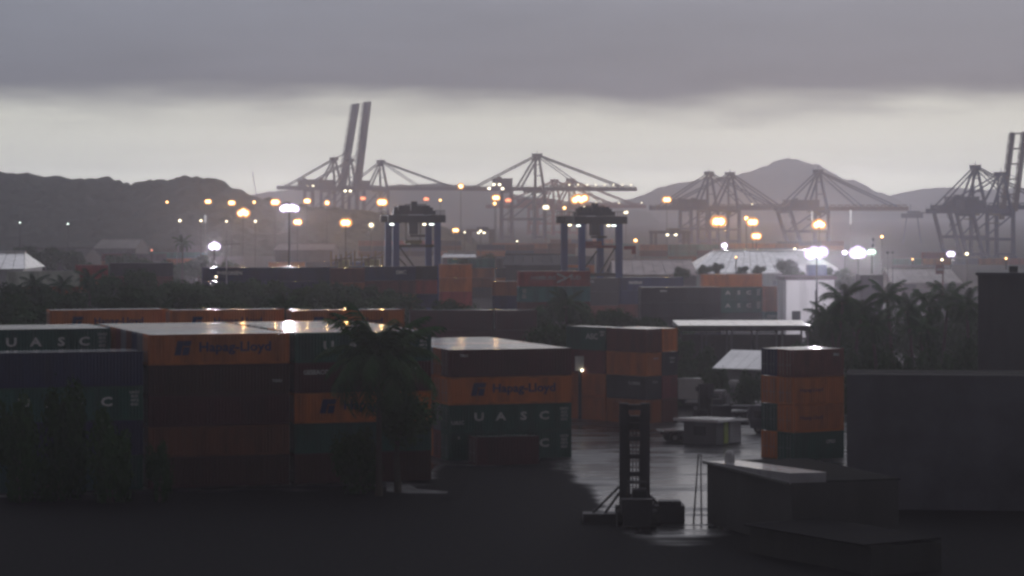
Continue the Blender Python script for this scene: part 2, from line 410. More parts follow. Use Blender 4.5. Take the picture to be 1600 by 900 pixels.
# ------------------------------------------------------------------ shipping containers
C_H = 2.59; C_W = 2.44
CM = {}
def corr(mb, x0, x1, y, z0, z1, dy, n, mi=0, flip=False):
    """corrugated panel in the xz plane at y, ribs pushed dy"""
    w = (x1 - x0) / n; xs = []
    for i in range(n):
        a = x0 + i * w
        xs += [(a, 0), (a + w * 0.26, 0), (a + w * 0.5, 1), (a + w * 0.76, 1)]
    xs.append((x1, 0))
    vs = [(x, y + dy * k, z0) for x, k in xs] + [(x, y + dy * k, z1) for x, k in xs]; n2 = len(xs)
    fs = [(i, i + 1, n2 + i + 1, n2 + i) if not flip else (i + 1, i, n2 + i, n2 + i + 1) for i in range(n2 - 1)]
    mb.add(vs, fs, mi)
def corr_y(mb, y0, y1, x, z0, z1, dx, n, mi=0):
    t = MB(); corr(t, y0, y1, 0, z0, z1, dx, n)
    mb.add([(x + v[1], v[0], v[2]) for v in t.v], t.f, mi)
def cont_meshes(L, H=C_H):
    k = (L, H)
    if k in CM: return CM[k]
    d = {}; hl, hw = L / 2, C_W / 2; n = int(L / 0.285)
    b = MB(); p = 0.16
    for sx in (-1, 1):
        for sy in (-1, 1):
            b.box((sx * (hl - p / 2), sy * (hw - p / 2), H / 2), (p, p, H - 0.24))
            for z in (0.06, H - 0.06): b.box((sx * (hl - 0.09), sy * (hw - 0.08), z), (0.18, 0.16, 0.12))
        for z in (0.10, H - 0.14): b.box((sx * (hl - 0.06), 0, z), (0.12, C_W - 0.33, 0.15))
    for sy in (-1, 1):
        b.box((0, sy * (hw - 0.05), 0.09), (L - 0.37, 0.10, 0.16)); b.box((0, sy * (hw - 0.05), H - 0.115), (L - 0.37, 0.10, 0.11))
    b.box((0, 0, 0.19), (L - 0.26, C_W - 0.26, 0.05))
    d['frame'] = b.mesh('frame', PAINT)
    b = MB(); corr(b, -hl + p, hl - p, -hw + 0.005, 0.17, H - 0.135, 0.045, n); d['side_panel'] = b.mesh('side_panel', PAINT)
    b = MB(); corr(b, -hl + p, hl - p, hw - 0.005, 0.17, H - 0.135, -0.045, n, flip=True); d['side_panel_b'] = b.mesh('side_panel', PAINT)
    b = MB(); corr_y(b, -hw + p, hw - p, hl - 0.01, 0.175, H - 0.175, -0.045, 8); d['end_panel'] = b.mesh('end_panel', PAINT)
    # roof with cross ribs
    b = MB(); nr = int(L / 0.6); w = (L - 0.26) / nr; xs = []
    for i in range(nr):
        a = -hl + 0.13 + i * w; xs += [(a, 0), (a + w * 0.2, 0), (a + w * 0.35, 1), (a + w * 0.8, 1)]
    xs.append((hl - 0.13, 0)); m2 = len(xs)
    b.add([(x, -hw + 0.005, H - 0.014 + 0.006 * k) for x, k in xs] + [(x, hw - 0.005, H - 0.036 + 0.006 * k) for x, k in xs], [(i, i + 1, m2 + i + 1, m2 + i) for i in range(m2 - 1)])
    d['roof'] = b.mesh('roof', ROOF)
    # one door leaf (left half of the -x end) with two locking bars
    b = MB(); b.box((-hl + 0.03, 0, H / 2), (0.05, 1.03, H - 0.37))
    for z in (0.55, 1.3, 2.05): b.box((-hl - 0.001, 0, z * H / C_H), (0.03, 0.96, 0.35))
    d['door'] = b.mesh('door', PAINT)
    b = MB()
    for y in (-0.22, 0.22): b.tube([(-hl - 0.035, y, 0.2), (-hl - 0.035, y, H - 0.2)], 0.022, 5); b.box((-hl - 0.045, y + 0.09, 1.1), (0.03, 0.28, 0.05))
    d['locking_bar'] = b.mesh('locking_bar', STEEL)
    # single-mesh version for far ones
    b = MB(); n2 = int(L / 0.61)
    b.box((0, 0, H / 2 - 0.01), (L - 0.13, C_W - 0.13, H - 0.10))
    for sx in (-1, 1):
        for sy in (-1, 1): b.box((sx * (hl - 0.08), sy * (hw - 0.08), H / 2), (0.16, 0.16, H))
    for sy in (-1, 1):
        for z in (0.08, H - 0.13): b.box((0, sy * (hw - 0.05), z), (L - 0.33, 0.10, 0.14))
        for i in range(n2):
            b.box((-hl + 0.35 + (L - 0.7) * (i + 0.5) / n2, sy * (hw - 0.055), H / 2), (0.3, 0.055, H - 0.3))
    for sx in (-1, 1):
        for z in (0.08, H - 0.13): b.box((sx * (hl - 0.05), 0, z), (0.10, C_W - 0.33, 0.14))
        for y in (-0.6, -0.2, 0.2, 0.6): b.box((sx * (hl - 0.05), y, H / 2), (0.05, 0.1, H - 0.3))
    rx, ry = L / 2 - 0.17, C_W / 2 - 0.005
    b.add([(-rx, -ry, H - 0.010), (rx, -ry, H - 0.010), (rx, ry, H - 0.032), (-rx, ry, H - 0.032)], [(0, 1, 2, 3)], mi=1)
    d['body'] = b.mesh('container', [PAINT, ROOF])
    CM[k] = d
    return d
FONT = {}
def text_mesh(s, size, sx=1.0, shear=0.0, bold=0.0, spacing=1.0):
    k = (s, size, sx, shear, bold, spacing)
    if k in FONT: return FONT[k]
    cu = bpy.data.curves.new('lettering', 'FONT'); cu.body = s; cu.size = size; cu.align_x = 'CENTER'; cu.align_y = 'CENTER'
    cu.shear = shear; cu.offset = bold; cu.space_character = spacing; cu.extrude = 0.004; cu.resolution_u = 2
    o = bpy.data.objects.new('tmp', cu); COL.objects.link(o)
    dg = bpy.context.evaluated_depsgraph_get(); dg.update()
    me = bpy.data.meshes.new_from_object(o.evaluated_get(dg))
    bpy.data.objects.remove(o); bpy.data.curves.remove(cu)
    for v in me.vertices: v.co.x *= sx
    me.materials.clear(); me.materials.append(PRINT); me.name = 'lettering'
    FONT[k] = me
    return me
WHITE = (0.62, 0.62, 0.6); BLUEINK = (0.03, 0.035, 0.10)
def lettering(c, s, size, x, z, col=WHITE, side=-1, name='lettering', **kw):
    me = text_mesh(s, size, **kw)
    o = ob(name, me, c, col); o.location = (x, side * (C_W / 2 + 0.010), z); o.rotation_euler = (PI / 2, 0, 0 if side < 0 else PI)
    return o
def end_lettering(c, L, s, size, y, z, col=WHITE, end=1, name='lettering', **kw):
    o = ob(name, text_mesh(s, size, **kw), c, col)
    o.location = (end * (L / 2 + 0.01), y, z); o.rotation_euler = (PI / 2, 0, PI / 2 if end > 0 else -PI / 2)
    return o
def number_stack(c, x, H, rows, col=WHITE):
    for i, r in enumerate(rows):
        lettering(c, r, 0.30, x, H - 0.55 - i * 0.34, col, name='container_number', bold=0.012)
def ship_logo(c, x, z, s=1.0, col=BLUEINK):
    b = MB()
    def para(x0, x1, z0, z1, sh=0.22):
        vs = []
        for y in (0.0, 0.012):
            vs += [(x0 + sh * z0, -y, z0), (x1 + sh * z0, -y, z0), (x1 + sh * z1, -y, z1), (x0 + sh * z1, -y, z1)]
        b.add(vs, [(3, 2, 1, 0), (4, 5, 6, 7), (0, 1, 5, 4), (1, 2, 6, 5), (2, 3, 7, 6), (3, 0, 4, 7)])
    para(-0.62, -0.06, -0.62, 0.62); para(0.04, 0.62, -0.62, 0.08); para(-0.04, 0.62, 0.16, 0.62)
    o = b.build('logo', PRINT, c, col); o.location = (x, -C_W / 2 - 0.004, z); o.scale = (s, 1, s)
    return o
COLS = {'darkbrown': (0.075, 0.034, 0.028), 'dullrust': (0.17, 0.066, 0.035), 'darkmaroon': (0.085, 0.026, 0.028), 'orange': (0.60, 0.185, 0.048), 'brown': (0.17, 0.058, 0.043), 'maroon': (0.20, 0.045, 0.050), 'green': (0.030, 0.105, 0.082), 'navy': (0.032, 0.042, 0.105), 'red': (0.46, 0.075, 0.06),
        'teal': (0.07, 0.27, 0.25), 'grey': (0.20, 0.20, 0.22), 'blue': (0.05, 0.09, 0.24), 'dark': (0.05, 0.047, 0.055), 'pale': (0.84, 0.88, 0.76), 'rust': (0.42, 0.135, 0.05), 'white': (0.65, 0.65, 0.63)}
def container(pos, yaw, colour, label, group, L=12.19, H=C_H, near=True, doors=True):
    c = COLS[colour]; j = random.uniform(0.82, 1.15); c = tuple(min(0.9, x * j) for x in c)
    rc = tuple(0.4 * x + 0.6 * g for x, g in zip(c, (0.56, 0.52, 0.53)))  # roof paled with pinkish grey: weathering plus wet shine put into the colour
    d = cont_meshes(L, H)
    if not near:
        o = ob('shipping_container', d['body'], None, c); o.location = pos; o.rotation_euler = (0, 0, yaw)
        return tag(o, label, 'container', group)
    e = empty('shipping_container', pos, yaw); tag(e, label, 'container', group)
    ob('frame', d['frame'], e, c)
    for k in ('side_panel', 'side_panel_b'): ob('side_panel', d[k], e, c)
    ob('end_panel', d['end_panel'], e, c)
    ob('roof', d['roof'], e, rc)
    for s in (-1, 1):
        dr = ob('door', d['door'], e, c); dr.location = (0, s * 0.535, 0)
        ob('locking_bar', d['locking_bar'], dr, (0.3, 0.3, 0.3))
    return e
def block_pos(origin, yaw, u, v, z):
    c, s = math.cos(yaw), math.sin(yaw)
    return (origin[0] + u * c - v * s, origin[1] + u * s + v * c, z)
# ------------------------------------------------------------------ the near container block
YAW = math.radians(18.5)
L40 = 12.19; L20 = 6.06
DEEP = 2.46          # row pitch in depth
def uasc(c, H=C_H, text='U A S C', xs=None, num=True):
    letters = [t for t in text.split(' ')]
    xs = xs or [-3.1, -0.95, 1.3, 3.35]
    for ch, x in zip(letters, xs):
        if ch != '_': lettering(c, ch, 1.05, x, H * 0.54, sx=1.35, bold=0.03)
    if num: number_stack(c, 5.35, H, ['UACU', '8215', '447 2', '45G1'])
def hapag(c, H=C_H):
    ship_logo(c, -3.15, H * 0.55, 0.98)
    lettering(c, 'Hapag-Lloyd', 1.12, 1.35, H * 0.56, BLUEINK, sx=1.12, bold=0.028)
def small_mark(c, s, x, z, size=0.4): lettering(c, s, size, x, z, bold=0.012)

ORD = ['zero', 'one', 'two', 'three', 'four', 'five', 'six', 'seven', 'eight', 'nine', 'ten']
GL = 'containers in the left block'
# left block: front row, two columns of five
LO = (PX(232, 242), 242.0)
def LP(col, row, lev, H=C_H): return block_pos(LO, YAW, L40 / 2 + col * (L40 + 0.45), C_W / 2 + row * DEEP, lev * H)
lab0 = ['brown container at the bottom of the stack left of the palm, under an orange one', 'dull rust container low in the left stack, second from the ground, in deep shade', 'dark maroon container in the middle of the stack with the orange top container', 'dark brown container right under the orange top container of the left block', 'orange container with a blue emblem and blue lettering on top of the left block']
col0 = ['darkbrown', 'dullrust', 'darkmaroon', 'darkbrown', 'orange']  # lower tiers darkened: gloom near the ground put into the brown and orange
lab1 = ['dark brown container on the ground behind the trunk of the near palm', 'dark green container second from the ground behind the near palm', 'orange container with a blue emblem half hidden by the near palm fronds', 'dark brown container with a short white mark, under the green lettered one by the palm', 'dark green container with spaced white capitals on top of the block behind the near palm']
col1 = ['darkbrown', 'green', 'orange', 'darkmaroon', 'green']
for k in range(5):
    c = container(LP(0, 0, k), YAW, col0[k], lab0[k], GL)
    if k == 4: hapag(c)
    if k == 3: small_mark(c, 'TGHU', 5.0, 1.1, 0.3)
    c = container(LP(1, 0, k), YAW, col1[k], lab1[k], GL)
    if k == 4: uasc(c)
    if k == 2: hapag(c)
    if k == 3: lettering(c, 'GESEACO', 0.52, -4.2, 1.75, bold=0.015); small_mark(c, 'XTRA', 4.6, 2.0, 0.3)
dcols = ['grey', 'brown', 'orange', 'grey', 'green', 'maroon', 'grey', 'orange', 'navy']
for col, where in ((0, 'behind the orange lettered container'), (1, 'behind the green lettered container')):
    for row in range(1, 10):
        for k in range(5):
            top = k == 4
            if not top and (col == 1 or k < 3 or row > 6): continue      # nothing of these shows
            container(LP(col, row, k), YAW, dcols[(row * 2 + k + col) % 9],
                      ('container with only its wet roof showing, row %s ' % ORD[row] if top else 'shaded container end under the roof layer, row %s ' % ORD[row]) + where, GL, near=False)
# left neighbour column: lower stack in front, green lettered stack further back
ln = ['green container low at the left edge behind the dark bushes', 'dark container at the left edge, second from the ground behind the bushes', 'green container with white capitals and numbers behind the bushes, below the navy one', 'navy container with a wet roof at the left edge, top of the lower stack']
cn = ['green', 'navy', 'green', 'navy']
HCB = 2.90
for row in range(2):
    for k in range(4):
        lab = ln[k] if row == 0 else 'container roof right behind the navy one at the left edge'
        if row and k < 3: continue
        c = container(LP(-1, row, k, HCB), YAW, cn[k], lab, GL, H=HCB, near=row == 0)
        if row == 0 and k == 2: uasc(c, HCB, xs=[-3.9, -1.6, 0.7, 3.0])
for row in range(6, 10):
    for k in range(3, 5):
        if k < 4 and row > 6: continue
        c = container(LP(-1, row, k), YAW, ['brown', 'green', 'navy', 'brown', 'green'][k],
                      ('dark green container with white capitals at the left edge, behind the navy stack' if (k == 4 and row == 6) else ('dark brown container under the white capitals at the left edge' if k < 4 else 'container roof in row %s behind the white capitals at the left edge' % ORD[row - 6])), GL, near=row == 6)
        if row == 6 and k == 4: uasc(c, xs=[-2.7, -0.55, 1.7, 3.75])

# right front stack of four
GF = 'containers in the front stack right of the near palm'
FO = (PX(701, 269), 269.0)
def FP(row, lev): return block_pos(FO, YAW, L40 / 2, C_W / 2 + row * DEEP, lev * C_H)
lf = ['green container at the bottom of the front stack, letters half hidden by the maroon box', 'green container with four spaced white capitals and white numbers in the front stack', 'orange container with blue emblem and lettering in the middle of the front stack', 'dark maroon container on top of the front stack with a bright wet roof']
cf = ['green', 'green', 'orange', 'darkmaroon']
for k in range(4):
    c = container(FP(0, k), YAW, cf[k], lf[k], GF)
    if k == 2: hapag(c)
    if k == 1:
        uasc(c); small_mark(c, 'UASC', -5.2, 0.9, 0.5)
    if k == 0: uasc(c, num=True); small_mark(c, '6', -5.1, 2.1, 0.4)
    if k == 3: small_mark(c, 'TRLU', -4.6, 2.0, 0.32)
fr = ['grey', 'maroon', 'orange', 'grey', 'brown', 'grey', 'green', 'rust', 'grey']
for row in range(1, 10):
    for k in range(4):
        if k < 3 and row > 4: continue
        container(FP(row, k), YAW, 'rust' if row < 3 and k == 2 else fr[(row + k * 2) % 9], ('container roof in row %s behind the top of the front stack' if k == 3 else 'shaded container end in row %%s behind the front stack, %s level' % ['bottom', 'second', 'third'][k]) % ORD[row], GF, near=row < 3)
# maroon box standing in front of the front stack
c = container(block_pos(FO, YAW, 3.9, -4.6, 0), YAW, 'darkmaroon', 'dark maroon short container standing alone in front of the green lettered stack', 'short containers', L=6.06)

# rear row: four stacks seen over the block
GRR = 'orange containers in the row behind the block'
rr = [(80, 300, 'orange', 'leftmost orange container of the long row behind the block, roof edge below dark trees'), (268, 300, 'orange', 'orange container in the long row behind the block, second from the left'),
      (458, 299, 'orange', 'orange container in the long row behind the block, right above the green lettered one'), ]
for px, D, colr, lab in rr:
    for k in range(3, 5):
        top = k == 4
        pos = block_pos((PX(px, D), D), YAW, L40 / 2, C_W / 2 + 0.5, k * C_H)
        c = container(pos, YAW, colr if top else ['brown', 'rust', 'maroon', 'orange'][k], lab if top else 'shaded container right under the ' + lab.replace('orange container in the ', 'one in the ').replace(', roof edge below dark trees', '').replace('of the long row behind the block', 'of the long row').replace('behind the block, ', ''), GRR, near=top)
        if top and colr == 'orange': ship_logo(c, -3.3, 1.35, 0.85); lettering(c, 'Hapag-Lloyd', 0.95, 1.1, 1.35, BLUEINK, sx=1.1, bold=0.02)

HR = 2.9
for px, L_, nm in ((641, L40, 'left'), (641 + 133, L20, 'right')):
    for k in range(3):
        container(block_pos((PX(px, 420), 420.0), math.radians(6), L_ / 2, C_W / 2, k * HR), math.radians(6), 'darkmaroon', 'dark brown container behind the front stack, %s part, %s level' % (nm, ['bottom', 'middle', 'top'][k]), GRR, L=L_, H=HR, near=k == 2)

# stack by the wet yard, corner towards the camera (20 ft)

GM = 'short containers stacked behind the wet yard'
MY = math.radians(-46)
MO = (PX(1010, 315), 315.0)          # near corner
def MP(i, lev, r=0): return block_pos(MO, MY, -L20 / 2 - i * (L20 + 0.25), C_W / 2 + r * DEEP, lev * C_H)
mcol = [['rust', 'dark', 'orange', 'brown'], ['rust', 'rust', 'maroon', 'green']]
mlab = [['rust coloured short container at the foot of the corner stack by the wet yard', 'dark grey short container with white marks, second up in the corner stack by the yard', 'orange short container third up in the corner stack by the wet yard', 'dark brown short container on top of the corner stack by the wet yard'],
        ['rust short container at the ground behind the white sign, left of the corner stack', 'rust short container second up, left part of the stack by the wet yard', 'maroon short container right of the white sign, below the green one', 'green short container with white letters on top beside the brown one']]
for i in range(2):
    for k in range(4):
        c = container(MP(i, k), MY, mcol[i][k], mlab[i][k], GM, L=L20)
        if i == 0 and k == 1: small_mark(c, 'FLORENS', 1.2, 1.75, 0.42); end_lettering(c, L20, 'FSCU', 0.34, 0.2, 1.9)
        if i == 0 and k == 2: end_lettering(c, L20, 'HLXU', 0.3, 0.3, 1.9)
        if i == 1 and k == 3: lettering(c, 'ASC', 0.85, 1.0, 1.5, sx=1.2, bold=0.02); number_stack(c, 2.6, C_H, ['UACU', '3207'])
rcol2 = ['brown', 'maroon', 'dark', 'orange']
rl2 = ['dark brown short container at the foot of the narrow stack face by the trees', 'dark maroon short container second up in the narrow end face of the corner stack', 'dark short container with white marks under the orange end face of the corner stack', 'orange short container showing its end on top right of the corner stack']
for k in range(4):
    c = container(block_pos(MO, MY, 0.12 - L20 / 2, C_W / 2 + DEEP, k * C_H), MY, rcol2[k], rl2[k], GM, L=L20)
    if k == 2: end_lettering(c, L20, 'TGHU', 0.32, 0.3, 1.85); end_lettering(c, L20, '22G1', 0.32, 0.3, 1.45)

# stack at the right, corner towards the camera
GR = 'containers in the corner stack beside the big dark wall'
RY = math.radians(33)
RO = (PX(1240, 269), 269.0)
def RP(row, lev): return block_pos(RO, RY, L20 / 2, C_W / 2 + row * DEEP, lev * C_H)
rc_ = [['green', 'orange', 'orange', 'brown'], ['orange', 'green', 'orange', 'navy']]
rl = [['dark green short container with a pale mark at the stack foot beside the dark wall', 'lower orange short container in the stack beside the dark wall', 'upper orange short container with faint lettering in the stack beside the dark wall', 'dark brown short container with wet roof on top of the stack beside the dark wall'],
      ['orange short container seen end on at the foot of the stack near the dark wall', 'green short container seen end on between two orange ones', 'orange short container seen end on below the navy one', 'navy short container seen end on at the top left of the corner stack']]
for r in range(2):
    for k in range(4):
        c = container(RP(r, k), RY, rc_[r][k], rl[r][k], GR, L=L20)
        if r == 0 and k in (1, 2): lettering(c, 'Hapag-Lloyd', 0.5, -0.9, 1.35, BLUEINK, sx=1.1)
        if r == 0 and k == 0: small_mark(c, 'CPSU', 1.4, 1.6, 0.45)
        if r == 0 and k == 3: small_mark(c, 'IPXU', 2.1, 2.0, 0.3)

# ------------------------------------------------------------------ middle distance stacks
GMID = 'containers in the yard beyond the trees'
def midstack(px, ytop, D, levels, yaw=YAW, L=L40, n=1, H=C_H):
    """levels: top first, list of (colour, label, text); stack stands on the ground, the given picture column is its left front corner"""
    z_top = PZ(ytop, D); nl = max(len(levels), round(z_top / H)); out = []; off = random.choice(['brown', 'navy', 'rust'])
    for i in range(len(levels) + 1):
        if i >= nl: break
        colr, lab, tx = levels[i] if i < len(levels) else (off, 'container low behind foliage, under the ' + ' '.join(levels[-1][1].split()[:9]), None)
        pos = block_pos((PX(px, D), D), yaw, L / 2, C_W / 2, (nl - 1 - i) * H)
        c = container(pos, yaw, colr, lab, GMID, L=L, H=H, near=False)
        if tx: tx(c)
        out.append(c)
    return out
def t_line(s, size=0.9, x=0.0, z=1.45, **kw): return lambda c: lettering(c, s, size, x, z, bold=0.02, **kw)
def t_hsud(c):
    lettering(c, 'HAMBURG', 0.85, -1.9, 1.4, bold=0.015, sx=1.05); lettering(c, 'SUD', 0.85, 3.55, 1.4, bold=0.015, sx=1.15)
    b = MB()
    for s in (-1, 1): b.bar((-0.9, 0, s * 0.72), (0.75, 0, 0.0), 0.02, 0.26)
    b.bar((0.75, 0, 0), (1.7, 0, 0.55), 0.02, 0.2)
    o = b.build('logo', PRINT, c, WHITE); o.location = (1.3, -C_W / 2 - 0.012, 1.4)
def t_uasc(c): uasc(c)
YM = math.radians(8)
midstack(316, 419, 518, [('navy', 'navy container with grey capitals at the left, over the trees beside the thin pole', t_line('EVERGREEN', 0.85, -1.2, 1.5)), ('navy', 'navy container under the grey lettered one beside the thin pole', t_line('TEXTAINER', 0.45, -3.6, 1.9))], YM)
midstack(421, 418, 520, [('navy', 'navy container at the foot of the tall white lamp mast', None), ('navy', 'navy container under the one by the tall white lamp mast', None)], YM)
midstack(517, 429, 512, [('brown', 'dark brown container with a pale roof edge left of the lettered navy one', None)], YM, L=L20)
midstack(546, 419, 526, [('navy', 'navy container with white capitals just left of the left gantry crane legs', t_line('EMC', 0.95, 3.4, 1.45)), ('brown', 'brown container below the lettered navy one by the left gantry crane', None)], YM)
midstack(624, 420, 530, [('dark', 'dark container seen between the legs of the left gantry crane', None), ('red', 'red container low between the legs of the left gantry crane', None)], YM, L=L20 + 1)
midstack(688, 420, 545, [('orange', 'orange container just right of the left gantry crane', None), ('orange', 'lower orange container just right of the left gantry crane', None), ('red', 'red container at the foot of the orange pair by the left gantry crane', None)], YM, L=L20)
midstack(772, 430, 520, [('rust', 'rust container left of the red lettered one', None), ('navy', 'navy container below the rust one left of the red lettered one', None)], YM, L=L20 - 0.6)
midstack(811, 427, 486, [('red', 'red container with white lettering and arrow mark beyond the trees', t_hsud), ('teal', 'teal container with a pale left edge under the red lettered one', lambda c: number_stack(c, -5.2, C_H, ['CAIU', '4290', '11 6', '45G1', 'MGW']))], YM)
midstack(918, 424, 545, [('dark', 'dark container between the legs of the right gantry crane', t_line('TAL', 0.5, -2.2, 1.9)), ('dark', 'dark container lower between the legs of the right gantry crane', None)], YM, L=L20)
midstack(970, 436, 552, [('navy', 'navy container with a short white name right of the right gantry crane', t_line('MAERSK', 0.72, -3.2, 1.5)), ('navy', 'navy container under the one right of the right gantry crane', None)], YM)
midstack(1001, 451, 482, [('dark', 'long dark container with a pale roof edge in front of the green lettered stack', t_line('TRITON', 0.32, -3.0, 1.9)), ('dark', 'long dark container second from top in front of the green lettered stack', None), ('dark', 'long dark container third from top in front of the green lettered stack', None)], YM, L=13.72)
midstack(1098, 427, 577, [('orange', 'orange container on top of the two green lettered ones', None), ('green', 'upper green container with spaced white capitals left of the white building', t_uasc), ('green', 'lower green container with spaced white capitals left of the white building', t_uasc), ('dark', 'dark container under the two green lettered ones', t_line('CAI', 0.5, -3.5, 1.5))], YM)
midstack(1195, 437, 584, [('rust', 'rust container against the left side of the white building', None), ('rust', 'second rust container down against the white building', None), ('green', 'small green container with a pale name against the white building', t_line('CHINA', 0.8, -0.5, 1.6))], YM, L=L20 - 1.6)
midstack(10, 419, 486, [('pale', 'pale green container at the left edge above the palm tops', t_line('- --', 0.5, 2.4, 1.9, col=(0.05, 0.06, 0.06)))], YM)
midstack(118, 416, 540, [('red', 'dull red container right of the pale green one at the left', None)], YM, L=L20)
midstack(172, 418, 560, [('dark', 'dark container among the tree crowns at the left', None)], YM)
# far hazy stacks
rnd = random.Random(11)
GFAR = 'hazy containers stacked far across the terminal'
far = [(352, 415, 900, 3, 3), (420, 409, 980, 4, 3), (700, 408, 760, 3, 4), (790, 400, 800, 2, 4), (840, 404, 830, 2, 3), (640, 408, 860, 2, 3), (700, 385, 1250, 3, 3), (770, 382, 1300, 3, 3), (560, 380, 1400, 4, 2),
       (1000, 386, 1250, 3, 3), (1040, 383, 1350, 3, 4), (1100, 379, 1500, 4, 3), (1180, 378, 1600, 4, 3), (1395, 398, 1200, 3, 2), (1440, 396, 1250, 2, 2), (1530, 400, 1200, 2, 3), (230, 388, 1200, 2, 2), (90, 398, 1000, 3, 2), (480, 372, 1500, 3, 2), (860, 372, 1700, 4, 2)]
fc = ['rust', 'navy', 'grey', 'maroon', 'blue', 'red', 'brown', 'teal', 'grey', 'orange', 'dark']
WH = ['behind the navy lettered pair', 'behind the tall white mast', 'right of the left gantry crane', 'behind the red lettered one', 'left of the right gantry crane', 'inside the left gantry crane', 'between the gantry cranes', 'under the reddish cranes', 'left of the left gantry crane', 'right of the right gantry crane', 'under the two lamped gantry', 'under the blue crane pair', 'along the big pale roof', 'right of the floodlights', 'by the red sign', 'under the right edge cranes', 'before the left hill', 'behind the pale green container', 'under the raised booms', 'over the red lettered one']
LV = ['bottom', 'second', 'third', 'fourth']
for (px, yt, D, n, lv), wh in zip(far, WH):
    z = max(0, PZ(yt, D)); lv = max(1, round(z / C_H))
    for i in range(n):
        for k in range(lv):
            if i in (0, n - 1) and k == lv - 1 and rnd.random() < 0.45: continue
            pos = block_pos((PX(px, D), D), YM, L40 / 2 + i * (L40 + 0.5), 0, k * C_H)
            cc = rnd.choice(fc); container(pos, YM, cc, 'hazy %s container far %s, %s level, %s from left' % (cc, wh, LV[k], ORD[i + 1]), GFAR, near=False)
